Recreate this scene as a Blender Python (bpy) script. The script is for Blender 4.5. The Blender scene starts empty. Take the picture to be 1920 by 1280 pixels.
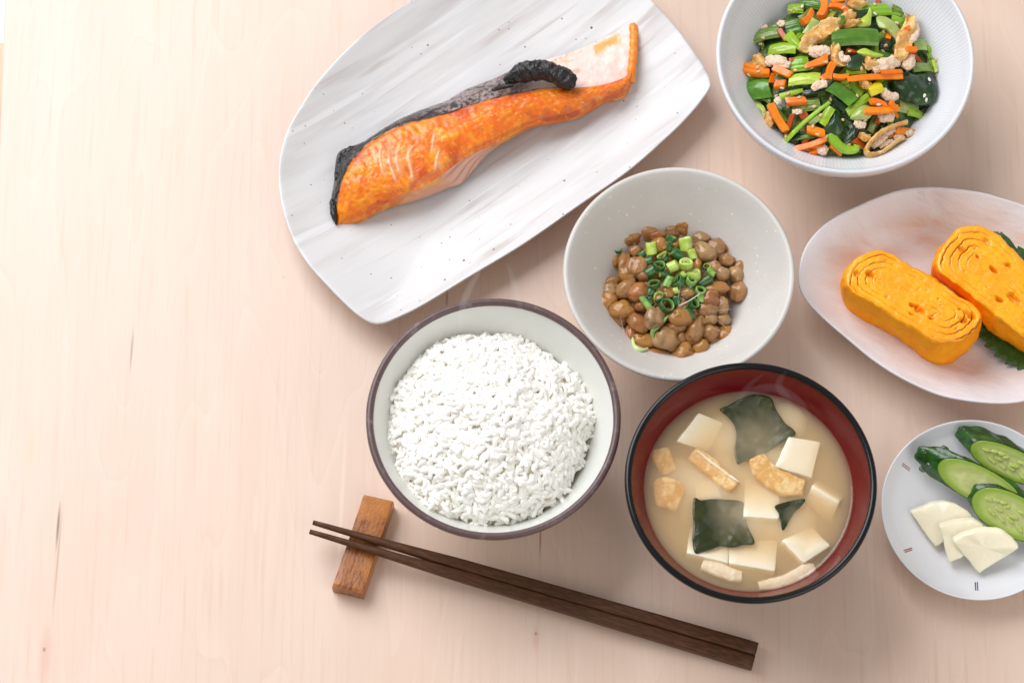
import bpy, math, random
from mathutils import Vector, Matrix, noise
random.seed(7)
sc = bpy.context.scene
COL = sc.collection
R_ = math.radians

# ------------------------------------------------------------------ camera, world, lamps, exposure
ELEV, DIST, LENS = R_(69.5), 1.36, 100.0
CAM = Vector((0, -DIST*math.cos(ELEV), DIST*math.sin(ELEV)))
cd = bpy.data.cameras.new('camera'); cam = bpy.data.objects.new('camera', cd); COL.objects.link(cam)
cam.location = CAM; cam.rotation_euler = (R_(90)-ELEV, 0, 0)
cd.lens = LENS; cd.sensor_width = 36; cd.clip_start = 0.01; cd.clip_end = 50
cd.dof.use_dof = True; cd.dof.focus_distance = 1.335; cd.dof.aperture_fstop = 13.0
sc.camera = cam
w = bpy.data.worlds.new('World'); sc.world = w; w.use_nodes = True
bg = w.node_tree.nodes['Background']; bg.inputs[0].default_value = (0.99, 0.98, 0.985, 1); bg.inputs[1].default_value = 0.42
def area(name, loc, target, sx, sy, power, color):
    l = bpy.data.lights.new(name, 'AREA'); l.shape = 'RECTANGLE'; l.size = sx; l.size_y = sy
    l.energy = power; l.color = color
    o = bpy.data.objects.new(name, l); COL.objects.link(o); o.location = loc
    o.rotation_euler = (Vector(target)-Vector(loc)).to_track_quat('-Z', 'Y').to_euler()
    return o
area('window_light', (-1.30, 1.40, 1.90), (0.03, 0.02, 0), 2.2, 2.2, 93.0, (0.975, 0.985, 1.015))
area('fill_light', (1.25, -1.35, 1.25), (0.05, 0.0, 0), 1.8, 1.8, 17.0, (1.0, 0.95, 0.89))  # unseen fill lamp, added at the front right to lift the shadows
sc.view_settings.view_transform = 'Standard'; sc.view_settings.look = 'None'
sc.view_settings.exposure = 0.0; sc.view_settings.gamma = 1.0
cy = sc.cycles
cy.max_bounces = 34; cy.diffuse_bounces = 20; cy.volume_bounces = 32; cy.transparent_max_bounces = 12
cy.use_denoising = True

# ------------------------------------------------------------------ helpers: photo pixel (1920x1280) -> place on a level plane
FPX = LENS/36*1920
FW = (-CAM).normalized(); UPV = Vector((0, math.sin(ELEV), math.cos(ELEV))); RT = Vector((1, 0, 0))
def U(x, y, zmm=0.0):
    d = FW + RT*((x-960)/FPX) + UPV*((640-y)/FPX)
    return CAM + d*((zmm/1000-CAM.z)/d.z)
def P(p):
    d = p-CAM; k = d.dot(FW)
    return (960+FPX*d.dot(RT)/k, 640-FPX*d.dot(UPV)/k)
def on(x, y, zf, z0=30):                       # the point under a pixel on a height field zf(world xy) given in mm
    z = z0
    for _ in range(7):
        p = U(x, y, z); z = 0.5*z+0.5*zf(p.x, p.y)
    return U(x, y, z)
def cr(pts, n, closed=True):                   # Catmull-Rom through the points, n samples per span
    out = []; k = len(pts); m = k if closed else k-1
    for i in range(m):
        if closed: a, b, c, d = (pts[(i+j-1) % k] for j in range(4))
        else: a, b, c, d = (pts[min(max(i+j-1, 0), k-1)] for j in range(4))
        for s in range(n):
            t = s/n
            out.append(tuple(0.5*(2*b[q]+(c[q]-a[q])*t+(2*a[q]-5*b[q]+4*c[q]-d[q])*t*t+(3*b[q]-a[q]-3*c[q]+d[q])*t**3) for q in range(len(b))))
    if not closed: out.append(tuple(pts[-1]))
    return out
def resample(pts, n, closed=True):             # even spacing
    pts = [Vector(p) for p in pts]
    if closed: pts = pts+[pts[0]]
    L = [0]
    for a, b in zip(pts, pts[1:]): L.append(L[-1]+(b-a).length)
    out = []; j = 0
    for i in range(n):
        t = L[-1]*i/(n if closed else n-1)
        while j < len(L)-2 and L[j+1] < t: j += 1
        f = (t-L[j])/max(L[j+1]-L[j], 1e-12)
        out.append(pts[j].lerp(pts[j+1], min(f, 1)))
    return out
def nz(p, s, seed=0): return noise.noise(Vector((p[0]*s+seed*7.3, p[1]*s-seed*3.1, p[2]*s+seed*1.7)))
def fbm(p, s, seed=0): return nz(p, s, seed)+0.5*nz(p, s*2.1, seed+3)+0.25*nz(p, s*4.3, seed+5)
def sst(a, b, x):
    t = min(max((x-a)/(b-a), 0), 1); return t*t*(3-2*t)
def mix3(a, b, t): return tuple(a[i]+(b[i]-a[i])*t for i in range(3))

# ------------------------------------------------------------------ helpers: objects
def thing(name, label, cat, loc=(0, 0, 0), group=None):
    o = bpy.data.objects.new(name, None); COL.objects.link(o); o.location = loc; o.empty_display_size = 0.01
    return tag(o, label, cat, group)
def tag(o, label=None, cat=None, group=None, kind=None):
    if label: o['label'] = label
    if cat: o['category'] = cat
    if group: o['group'] = group
    if kind: o['kind'] = kind
    return o
def obj(name, V, F, mat, parent=None, smooth=True, col=None, flat=None):
    """one mesh object from world-space verts; a top-level one gets its origin at its own base"""
    if parent is not None: org = Vector(parent.location) if parent.parent is None else Vector(parent.location)+Vector(parent.parent.location)
    else: org = Vector((sum(v[0] for v in V)/len(V), sum(v[1] for v in V)/len(V), min(v[2] for v in V)))
    me = bpy.data.meshes.new(name); me.from_pydata([tuple(Vector(v)-org) for v in V], [], F); me.update()
    if smooth: me.polygons.foreach_set('use_smooth', [True]*len(me.polygons))
    if flat:
        for i in flat: me.polygons[i].use_smooth = False
    if col:
        a = me.color_attributes.new('Col', 'FLOAT_COLOR', 'POINT')
        a.data.foreach_set('color', [q for c in col for q in (c[0], c[1], c[2], 1)])
    me.materials.append(mat)
    o = bpy.data.objects.new(name, me); COL.objects.link(o)
    if parent is not None: o.parent = parent
    else: o.location = org
    return o
def fixnorm(o):
    import bmesh
    b = bmesh.new(); b.from_mesh(o.data); bmesh.ops.recalc_face_normals(b, faces=b.faces); b.to_mesh(o.data); b.free()
    return o
def grid(rows, closed_u=False, closed_v=False):   # rows: list of lists of points
    n, m = len(rows), len(rows[0]); V = [p for r in rows for p in r]; F = []
    for i in range(n if closed_u else n-1):
        for j in range(m if closed_v else m-1):
            a, b = i, (i+1) % n; c, d = j, (j+1) % m
            F.append((a*m+c, b*m+c, b*m+d, a*m+d))
    return V, F
def lathe(c, prof, seg, rf=None):                 # prof (r mm, z mm); rf(theta, r, z) -> r
    V, F = [], []; rings = []
    for r, z in prof:
        if r < 1e-6: V.append(Vector((c.x, c.y, z/1000))); rings.append([len(V)-1]); continue
        ids = []
        for k in range(seg):
            t = 2*math.pi*k/seg; rr, zz = (rf(t, r, z) if rf else (r, z))
            V.append(Vector((c.x+rr/1000*math.cos(t), c.y+rr/1000*math.sin(t), zz/1000))); ids.append(len(V)-1)
        rings.append(ids)
    for a, b in zip(rings, rings[1:]):
        if len(a) == 1 and len(b) == 1: continue
        for k in range(seg):
            k2 = (k+1) % seg
            if len(a) == 1: F.append((a[0], b[k], b[k2]))
            elif len(b) == 1: F.append((a[k], b[0], a[k2]))
            else: F.append((a[k], b[k], b[k2], a[k2]))
    return V, F
def loft(loops, caps=True):
    n = len(loops[0]); V, F = grid(loops, False, True)
    if caps:
        for li in (0, len(loops)-1):
            c = Vector((0, 0, 0))
            for p in loops[li]: c += Vector(p)
            V.append(c/n); ci = len(V)-1; b = li*n
            for k in range(n):
                F.append((b+(k+1) % n, b+k, ci) if li == 0 else (b+k, b+(k+1) % n, ci))
    return V, F
def inset(loop, f, dz=0):
    c = Vector((0, 0, 0))
    for p in loop: c += Vector(p)
    c /= len(loop)
    return [c+(Vector(p)-c)*f+Vector((0, 0, dz)) for p in loop]
def frame_of(d):
    d = d.normalized(); up = Vector((0, 0, 1)) if abs(d.z) < 0.9 else Vector((0, 1, 0))
    s = d.cross(up).normalized(); return d, s, s.cross(d).normalized()
def tube(path, rad, seg=8, cap=True):
    path = [Vector(p) for p in path]; loops = []
    for i, p in enumerate(path):
        d = path[min(i+1, len(path)-1)]-path[max(i-1, 0)]
        _, s, u = frame_of(d); r = rad[i] if isinstance(rad, (list, tuple)) else rad
        loops.append([p+s*(r*math.cos(2*math.pi*k/seg))+u*(r*math.sin(2*math.pi*k/seg)) for k in range(seg)])
    return loft(loops, cap)
def ellips(nu=14, nv=9):
    V, F = [], []; rings = []
    for j in range(nv+1):
        a = math.pi*j/nv
        if j in (0, nv): V.append(Vector((math.cos(a), 0, 0))); rings.append([len(V)-1]); continue
        ids = []
        for k in range(nu):
            t = 2*math.pi*k/nu; V.append(Vector((math.cos(a), math.sin(a)*math.cos(t), math.sin(a)*math.sin(t)))); ids.append(len(V)-1)
        rings.append(ids)
    for a, b in zip(rings, rings[1:]):
        for k in range(nu):
            k2 = (k+1) % nu
            if len(a) == 1: F.append((a[0], b[k], b[k2]))
            elif len(b) == 1: F.append((a[k], b[0], a[k2]))
            else: F.append((a[k], b[k], b[k2], a[k2]))
    F = [tuple(reversed(f)) for f in F]
    return V, F

# ------------------------------------------------------------------ helpers: materials
def new_mat(name):
    m = bpy.data.materials.new(name); m.use_nodes = True; nt = m.node_tree
    return m, nt, nt.nodes['Principled BSDF']
def N(nt, t, **kw):
    n = nt.nodes.new(t)
    for k, v in kw.items():
        if k in n.inputs: n.inputs[k].default_value = v
        else: setattr(n, k, v)
    return n
def L(nt, a, b): nt.links.new(a, b)
def c4(c): return (c[0], c[1], c[2], 1)
def coords(nt, stretch=None, rot=None):
    tc = N(nt, 'ShaderNodeTexCoord')
    if not stretch and not rot: return tc.outputs['Object']
    mp = N(nt, 'ShaderNodeMapping')
    if stretch: mp.inputs['Scale'].default_value = stretch
    if rot:
        m0 = N(nt, 'ShaderNodeMapping'); m0.inputs['Rotation'].default_value = rot
        L(nt, tc.outputs['Object'], m0.inputs[0]); L(nt, m0.outputs[0], mp.inputs[0])
    else: L(nt, tc.outputs['Object'], mp.inputs[0])
    return mp.outputs[0]
def mixc(nt, fac, a, b, mode='MIX'):
    n = N(nt, 'ShaderNodeMix', data_type='RGBA', blend_type=mode)
    for s, v in ((n.inputs[0], fac), (n.inputs[6], a), (n.inputs[7], b)):
        if isinstance(v, (int, float)): s.default_value = v
        elif isinstance(v, (tuple, list)): s.default_value = c4(v)
        else: L(nt, v, s)
    return n.outputs[2]
def ramp(nt, fac, lo, hi):
    r = N(nt, 'ShaderNodeMapRange', interpolation_type='SMOOTHSTEP'); r.inputs[1].default_value = lo; r.inputs[2].default_value = hi
    L(nt, fac, r.inputs[0]); return r.outputs[0]
def M(name, col, rough=0.5, sss=0, srad=(1, 0.5, 0.25), sscale=0.002, layers=(), bumps=(), attr=False, var=0, coat=0, spec=0.5, hue=0):
    """layers: (scale, colour, lo, hi[, stretch, rot, detail]) noise blends; bumps: (scale, distance[, stretch, rot])"""
    m, nt, b = new_mat(name)
    if attr: c = N(nt, 'ShaderNodeVertexColor', layer_name='Col').outputs[0]
    else: c = tuple(col)
    for l in layers:
        t = N(nt, 'ShaderNodeTexNoise', Scale=l[0], Detail=l[6] if len(l) > 6 else 5.0, Roughness=0.6)
        L(nt, coords(nt, l[4] if len(l) > 4 else None, l[5] if len(l) > 5 else None), t.inputs[0])
        c = mixc(nt, ramp(nt, t.outputs[0], l[2], l[3]), c, l[1])
    if var or hue:
        oi = N(nt, 'ShaderNodeObjectInfo'); h = N(nt, 'ShaderNodeHueSaturation')
        r1 = N(nt, 'ShaderNodeMapRange'); r1.inputs[3].default_value = 1-var; r1.inputs[4].default_value = 1+var
        L(nt, oi.outputs['Random'], r1.inputs[0]); L(nt, r1.outputs[0], h.inputs['Value'])
        if hue:
            f = N(nt, 'ShaderNodeMath', operation='MULTIPLY'); f.inputs[1].default_value = 7.31; L(nt, oi.outputs['Random'], f.inputs[0])
            g = N(nt, 'ShaderNodeMath', operation='FRACT'); L(nt, f.outputs[0], g.inputs[0])
            r2 = N(nt, 'ShaderNodeMapRange'); r2.inputs[3].default_value = 0.5-hue; r2.inputs[4].default_value = 0.5+hue
            L(nt, g.outputs[0], r2.inputs[0]); L(nt, r2.outputs[0], h.inputs['Hue'])
        if isinstance(c, tuple): h.inputs['Color'].default_value = c4(c)
        else: L(nt, c, h.inputs['Color'])
        c = h.outputs[0]
    if isinstance(c, tuple): b.inputs['Base Color'].default_value = c4(c)
    else: L(nt, c, b.inputs['Base Color'])
    b.inputs['Roughness'].default_value = rough; b.inputs['Specular IOR Level'].default_value = spec
    if sss:
        b.inputs['Subsurface Weight'].default_value = sss; b.inputs['Subsurface Radius'].default_value = srad
        b.inputs['Subsurface Scale'].default_value = sscale
    if coat: b.inputs['Coat Weight'].default_value = coat; b.inputs['Coat Roughness'].default_value = 0.08
    prev = None
    for q in bumps:
        t = N(nt, 'ShaderNodeTexNoise', Scale=q[0], Detail=4.0)
        L(nt, coords(nt, q[2] if len(q) > 2 else None, q[3] if len(q) > 3 else None), t.inputs[0])
        bp = N(nt, 'ShaderNodeBump', Strength=1.0, Distance=q[1]); L(nt, t.outputs[0], bp.inputs['Height'])
        if prev: L(nt, prev, bp.inputs['Normal'])
        prev = bp.outputs[0]
    if prev: L(nt, prev, b.inputs['Normal'])
    return m

# ------------------------------------------------------------------ table, floor
def table_material():
    m, nt, b = new_mat('birch_wood')
    base = coords(nt)
    t1 = N(nt, 'ShaderNodeTexNoise', Scale=1.0, Detail=6.0, Roughness=0.6); L(nt, coords(nt, (420, 14, 20)), t1.inputs[0])
    t2 = N(nt, 'ShaderNodeTexNoise', Scale=1.0, Detail=4.0, Distortion=1.0); L(nt, coords(nt, (26, 4, 8)), t2.inputs[0])
    c = mixc(nt, ramp(nt, t2.outputs[0], 0.32, 0.68), (0.665, 0.472, 0.36), (0.69, 0.51, 0.40))
    c = mixc(nt, ramp(nt, t1.outputs[0], 0.5, 0.78), c, (0.63, 0.42, 0.30))
    # cathedral figure of the rotary-cut veneer: contour lines of a slow stretched noise
    tf = N(nt, 'ShaderNodeTexNoise', Scale=1.0, Detail=2.5, Roughness=0.4); L(nt, coords(nt, (13, 2.2, 5)), tf.inputs[0])
    ml = N(nt, 'ShaderNodeMath', operation='MULTIPLY'); ml.inputs[1].default_value = 17.0; L(nt, tf.outputs[0], ml.inputs[0])
    fr_ = N(nt, 'ShaderNodeMath', operation='FRACT'); L(nt, ml.outputs[0], fr_.inputs[0])
    for lo_, hi_, k_, cc_ in ((0.80, 1.0, 0.22, (0.75, 0.57, 0.45)), (0.10, 0.0, 0.12, (0.62, 0.39, 0.26))):
        mm = N(nt, 'ShaderNodeMath', operation='MULTIPLY'); mm.inputs[1].default_value = k_; L(nt, ramp(nt, fr_.outputs[0], lo_, hi_), mm.inputs[0])
        c = mixc(nt, mm.outputs[0], c, cc_)
    t3 = N(nt, 'ShaderNodeTexNoise', Scale=1.0, Detail=2.0); L(nt, coords(nt, (900, 60, 60)), t3.inputs[0])
    m3 = N(nt, 'ShaderNodeMath', operation='MULTIPLY'); m3.inputs[1].default_value = 0.35; L(nt, ramp(nt, t3.outputs[0], 0.6, 0.8), m3.inputs[0])
    c = mixc(nt, m3.outputs[0], c, (0.68, 0.43, 0.30))
    # knots and resin streaks of this board
    for (x, y, hw, hl, col, s) in ((109, 985, 1.0, 16, (0.20, 0.09, 0.03), 1.0), (109, 1040, 0.8, 38, (0.42, 0.24, 0.12), 0.7), (247, 655, 0.9, 16, (0.33, 0.19, 0.09), 0.8),
                                (83, 1217, 1.15, 1.6, (0.06, 0.015, 0.006), 1.0), (85, 1230, 4.0, 20, (0.62, 0.30, 0.22), 0.5), (1005, 1187, 0.9, 1.3, (0.10, 0.02, 0.01), 1.0), (1005, 1195, 2.5, 9, (0.6, 0.32, 0.22), 0.5),
                                (1013, 1010, 0.7, 12, (0.25, 0.13, 0.07), 0.9), (838, 560, 0.8, 9, (0.36, 0.2, 0.11), 0.8), (532, 520, 1.8, 1.2, (0.62, 0.40, 0.2), 0.6), (57, 840, 3.0, 14, (0.66, 0.46, 0.27), 0.6),
                                (1010, 1130, 1.2, 60, (0.6, 0.4, 0.27), 0.35), (640, 960, 1.5, 60, (0.86, 0.7, 0.57), 0.35)):
        p = U(x, y)
        mp = N(nt, 'ShaderNodeMapping', vector_type='TEXTURE'); mp.inputs['Location'].default_value = (p.x, p.y, 0)
        mp.inputs['Rotation'].default_value = (0, 0, R_(-1.6)); mp.inputs['Scale'].default_value = (hw/1000, hl/1000, 1)
        L(nt, base, mp.inputs[0]); ln = N(nt, 'ShaderNodeVectorMath', operation='LENGTH'); L(nt, mp.outputs[0], ln.inputs[0])
        f = N(nt, 'ShaderNodeMath', operation='MULTIPLY'); f.inputs[1].default_value = s; L(nt, ramp(nt, ln.outputs['Value'], 1.0, 0.15), f.inputs[0])
        c = mixc(nt, f.outputs[0], c, col)
    L(nt, c, b.inputs['Base Color']); b.inputs['Roughness'].default_value = 0.48; b.inputs['Specular IOR Level'].default_value = 1.0; b.inputs['Coat Weight'].default_value = 1.0; b.inputs['Coat Roughness'].default_value = 0.42
    bp = N(nt, 'ShaderNodeBump', Strength=0.5, Distance=0.00012); L(nt, t1.outputs[0], bp.inputs['Height']); L(nt, bp.outputs[0], b.inputs['Normal'])
    return m
a, b2 = U(9, 0), U(-3, 330); d = (a-b2).normalized()
left_top, left_bot = a+d*0.45, a-d*0.9
lo = [Vector((left_bot.x, left_bot.y, 0)), Vector((0.75, left_bot.y, 0)), Vector((0.75, left_top.y, 0)), Vector((left_top.x, left_top.y, 0))]
dn = lambda l, z: [Vector((p.x, p.y, z)) for p in l]
V, F = loft([dn(lo, -0.018), dn(lo, -0.0006), inset(lo, 0.999)])
tb = obj('table', V, F, table_material(), smooth=False)
tb.data.transform(Matrix.Translation(tb.location)); tb.location = (0, 0, 0)
tag(tb, 'pale birch wood table top with fine grain under all the dishes', 'table')
V, F = loft([[Vector((x, y, z)) for x, y in ((-2.2, -1.8), (2.2, -1.8), (2.2, 1.8), (-2.2, 1.8))] for z in (-0.13, -0.12)])
tag(obj('floor', V, F, M('white_floor', (0.86, 0.86, 0.9), 0.6), smooth=False), kind='structure')
q = [U(-60, 86, -30), U(20, 80, -30), U(16, 420, -30), U(-60, 420, -30)]
V, F = loft([dn(q, -0.05), dn(q, -0.03)])
tag(obj('wooden_board', V, F, M('peach_wood', (0.8, 0.42, 0.25), 0.5, layers=((30, (0.85, 0.55, 0.38), 0.4, 0.6),)), smooth=False), 'peach wood board peeking out past the table edge', 'board')

# ------------------------------------------------------------------ dishes
GLAZE = dict(rough=0.22, coat=0.14)
def bowl_wall(zb, zr, rb, rr, e): return lambda r: zb+(zr-zb)*max((r-rb)/(rr-rb), 0)**e
def bowl_prof(wall, rin, rout, zr, zb, th=3.0, foot=0.42):
    pr = [(0, zb)]+[(rin*k/26, wall(rin*k/26)) for k in range(1, 26)]
    pr += [(rin, zr-0.7), (rin+0.25*(rout-rin), zr-0.12), (0.5*(rin+rout), zr), (rin+0.75*(rout-rin), zr-0.12), (rout, zr-0.8)]
    for k in range(25, 9, -1):
        r = rin*k/26; pr.append((r+th*0.9, max(wall(r)-th, 4)))
    fr = rin*foot
    pr += [(fr+1.5, 3.5), (fr+0.6, 0), (fr-2, 0), (fr-3, 3.0), (0, 3.0)]
    return pr
def outline_dish(name, px, zr, prof, mat, n=160, zmod=None):
    o2 = [U(x, y, zr) for x, y in px]; o2 = resample(cr([tuple(p) for p in o2], 12), n)
    c = sum((p for p in o2), Vector())/n
    V, F = [], []; rings = []
    for s, z in prof:
        if s < 1e-6: V.append(Vector((c.x, c.y, z/1000))); rings.append([len(V)-1]); continue
        ids = []
        for k, p in enumerate(o2):
            q = c+(p-c)*s; zz = z+(zmod(k/n, s, q) if zmod else 0); V.append(Vector((q.x, q.y, zz/1000))); ids.append(len(V)-1)
        rings.append(ids)
    for a, b in zip(rings, rings[1:]):
        for k in range(n):
            k2 = (k+1) % n
            if len(a) == 1: F.append((a[0], b[k], b[k2]))
            elif len(b) == 1: F.append((a[k], b[0], a[k2]))
            else: F.append((a[k], b[k], b[k2], a[k2]))
    return obj(name, V, F, mat), c, o2

# --- long leaf-shaped plate
def streak_material():
    m, nt, b = new_mat('streaked_glaze')
    rot = (0, 0, R_(-37))
    t1 = N(nt, 'ShaderNodeTexNoise', Scale=1.0, Detail=5.0, Roughness=0.55, Distortion=0.35); L(nt, coords(nt, (7, 75, 8), rot), t1.inputs[0])
    t2 = N(nt, 'ShaderNodeTexNoise', Scale=1.0, Detail=4.0, Distortion=0.3); L(nt, coords(nt, (14, 210, 8), rot), t2.inputs[0])
    t3 = N(nt, 'ShaderNodeTexNoise', Scale=14.0, Detail=2.0); L(nt, coords(nt), t3.inputs[0])
    c = mixc(nt, ramp(nt, t1.outputs[0], 0.42, 0.62), (0.70, 0.69, 0.69), (0.62, 0.595, 0.59))
    f = N(nt, 'ShaderNodeMath', operation='MULTIPLY'); L(nt, ramp(nt, t2.outputs[0], 0.52, 0.7), f.inputs[0]); L(nt, ramp(nt, t3.outputs[0], 0.4, 0.62), f.inputs[1])
    c = mixc(nt, f.outputs[0], c, (0.52, 0.47, 0.445))
    w2 = N(nt, 'ShaderNodeTexNoise', Scale=1.0, Detail=3.0); L(nt, coords(nt, (9, 130, 5), rot), w2.inputs[0])
    c = mixc(nt, ramp(nt, w2.outputs[0], 0.56, 0.68), c, (0.75, 0.75, 0.76))
    for sc_, thr, colr in ((125, 0.05, (0.10, 0.08, 0.07)), (210, 0.05, (0.24, 0.18, 0.15))):
        v = N(nt, 'ShaderNodeTexVoronoi', Scale=sc_, Randomness=1.0); L(nt, coords(nt), v.inputs[0])
        sep = N(nt, 'ShaderNodeSeparateColor'); L(nt, v.outputs['Color'], sep.inputs[0])
        sel = ramp(nt, sep.outputs[0], 0.50, 0.70); md = N(nt, 'ShaderNodeMath', operation='MULTIPLY'); md.inputs[1].default_value = thr*1.6; L(nt, sel, md.inputs[0])
        lt = N(nt, 'ShaderNodeMath', operation='LESS_THAN'); L(nt, v.outputs['Distance'], lt.inputs[0]); L(nt, md.outputs[0], lt.inputs[1])
        c = mixc(nt, lt.outputs[0], c, colr)
    L(nt, c, b.inputs['Base Color']); b.inputs['Roughness'].default_value = 0.32; b.inputs['Specular IOR Level'].default_value = 0.5
    bp = N(nt, 'ShaderNodeBump', Strength=0.6, Distance=0.00025); L(nt, t2.outputs[0], bp.inputs['Height']); L(nt, bp.outputs[0], b.inputs['Normal'])
    return m
LEAF = [(771, 0), (694, 53), (645, 97), (597, 150), (563, 199), (539, 242), (525, 291), (522, 335), (529, 388), (548, 446), (577, 494), (607, 528), (645, 567), (672, 591), (696, 605), (716, 606), (740, 597), (791, 572), (888, 513), (984, 455), (1081, 388), (1178, 320), (1256, 252), (1299, 208), (1327, 172), (1334, 158), (1325, 132), (1295, 87), (1266, 48), (1227, 5), (1180, -40), (1110, -78), (1030, -88), (940, -75), (850, -40)]
LZ = 17.0
lp = [(q_, z_*1.0 if z_ <= 5.9 else 5.9+(z_-5.9)*0.73) for q_, z_ in [(0, 5.5), (0.15, 5.5), (0.3, 5.6), (0.45, 5.9), (0.58, 6.8), (0.7, 8.8), (0.8, 11.6), (0.88, 14.9), (0.94, 17.9), (0.975, 19.9), (0.988, 20.6), (0.996, 20.75), (1.0, 20.3), (1.0, 19.3), (0.985, 17.8), (0.93, 14.2), (0.85, 10.2), (0.75, 6.0), (0.66, 3.2), (0.6, 1.6), (0.58, 0), (0.55, 0), (0.53, 2), (0, 2)]]
leaf, LC, LO = outline_dish('leaf_plate', LEAF, LZ, lp, streak_material(), 200, lambda u, s, q: s*s*0.5*nz((q.x, q.y, 0), 30, 2))
tag(leaf, 'long leaf shaped white plate with grey brushed streaks and dark specks under the salmon', 'plate')
def leaf_z(x, y): return 6.2

# --- ribbed white bowl
SZ = 50.0; SCn = U(1585, 104, SZ); SR = 61.6
swall = bowl_wall(6, SZ, 16, SR, 1.25)
def ribs(t, r, z):
    k = sst(14, 30, r)*(1 if r < SR-0.9 else 0.35); return (r+0.055*k*math.cos(190*t), z)
V, F = lathe(SCn, bowl_prof(swall, SR-2.2, SR, SZ, 6, 3.2), 1140, ribs)
tag(obj('ribbed_bowl', V, F, M('white_porcelain', (0.68, 0.695, 0.73), 0.3, bumps=((900, 0.00003),))), 'white porcelain bowl with fine ribbed wall holding the green salad', 'bowl')
# --- natto bowl
NZ = 45.0; NC = U(1273, 510, NZ); NR = 53.8
nwall = bowl_wall(5, NZ, 10, NR-2.4, 1.35)
def speckle_material():
    m = M('speckled_stoneware', (0.585, 0.56, 0.52), 0.42, layers=((22, (0.63, 0.605, 0.57), 0.4, 0.65),), bumps=((420, 0.00012),))
    nt = m.node_tree; b = nt.nodes['Principled BSDF']; src = b.inputs['Base Color'].links[0].from_socket
    v = N(nt, 'ShaderNodeTexVoronoi', Scale=260.0); L(nt, coords(nt), v.inputs[0])
    sep = N(nt, 'ShaderNodeSeparateColor'); L(nt, v.outputs['Color'], sep.inputs[0])
    f = N(nt, 'ShaderNodeMath', operation='MULTIPLY'); L(nt, ramp(nt, v.outputs['Distance'], 0.22, 0.08), f.inputs[0]); L(nt, ramp(nt, sep.outputs[0], 0.5, 0.9), f.inputs[1])
    L(nt, mixc(nt, f.outputs[0], src, (0.76, 0.74, 0.70)), b.inputs['Base Color'])
    return m
def wob(t, r, z): return (r*(1+0.004*math.sin(2*t+1)+0.003*math.sin(3*t)), z+0.25*math.sin(3*t+2)*sst(30, 54, r))
V, F = lathe(NC, bowl_prof(nwall, NR-2.6, NR, NZ, 5, 3.2), 160, wob)
tag(obj('stoneware_bowl', V, F, speckle_material()), 'speckled beige grey stoneware bowl holding natto and scallions', 'bowl')
# --- rice bowl
RZ = 60.0; RC = U(925, 781, RZ); RR = 57.3
rwall = bowl_wall(7, RZ, 14, RR-2.0, 1.5)
rt = thing('rice_bowl', 'cream white bowl with thin brown rim heaped with white rice', 'bowl', (RC.x, RC.y, 0))
V, F = lathe(RC, bowl_prof(rwall, RR-2.6, RR-0.5, RZ-0.5, 7, 3.2), 128)
obj('bowl_body', V, F, M('cream_glaze', (0.72, 0.725, 0.68), 0.25, layers=((9, (0.69, 0.70, 0.66), 0.4, 0.6),)), rt)
V, F = grid([[Vector((RC.x+(RR-1.45+1.75*math.cos(a)*(1+0.05*nz((math.cos(t), math.sin(t), 0), 6)))/1000*math.cos(t), RC.y+(RR-1.45+1.75*math.cos(a))/1000*math.sin(t), (RZ-1.2+1.9*math.sin(a))/1000))
              for a in [2*math.pi*k/12 for k in range(12)]] for t in [2*math.pi*k/160 for k in range(160)]], True, True)
obj('rim', V, F, M('brown_rim_glaze', (0.105, 0.062, 0.06), 0.36, layers=((160, (0.20, 0.15, 0.15), 0.52, 0.7), (700, (0.38, 0.33, 0.33), 0.68, 0.76)), bumps=((500, 0.0001),)), rt)
# --- soup bowl
MZ = 66.0; MC = U(1408, 901, MZ); MR = 56.0
mwall = bowl_wall(10, MZ, 12, MR-2.0, 1.7)
def mw(r): return mwall(r)
mt = thing('soup_bowl', 'lacquer bowl, black rim and red inside, full of miso soup', 'bowl', (MC.x, MC.y, 0))
lin = [(0, 10)]+[((MR-2.0)*k/26, mw((MR-2.0)*k/26)) for k in range(1, 26)]+[(MR-2.0, MZ-1.0)]
V, F = lathe(MC, lin, 128); obj('lining', V, F, M('red_lacquer', (0.125, 0.001, 0.005), 0.16, spec=0.35, bumps=((60, 0.0002),), layers=((300, (0.15, 0.004, 0.006), 0.55, 0.7),)), mt)
bod = [(MR-0.5, MZ-1.2)]+[((MR-2.0)*k/26+2.2, mw((MR-2.0)*k/26)-2.6) for k in range(25, 11, -1)]+[(27, 8), (26.4, 0), (24, 0), (23, 6), (0, 6.5)]
V, F = lathe(MC, bod, 128); obj('body', V, F, M('dark_red_lacquer', (0.06, 0.006, 0.008), 0.22, coat=0.16), mt)
V, F = grid([[Vector((MC.x+(MR-1.35+1.6*math.cos(a))/1000*math.cos(t), MC.y+(MR-1.35+1.6*math.cos(a))/1000*math.sin(t), (MZ-1.0+1.6*math.sin(a))/1000))
              for a in [2*math.pi*k/12 for k in range(12)]] for t in [2*math.pi*k/160 for k in range(160)]], True, True)
obj('rim', V, F, M('black_lacquer', (0.004, 0.004, 0.005), 0.2, spec=0.35), mt)
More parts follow.
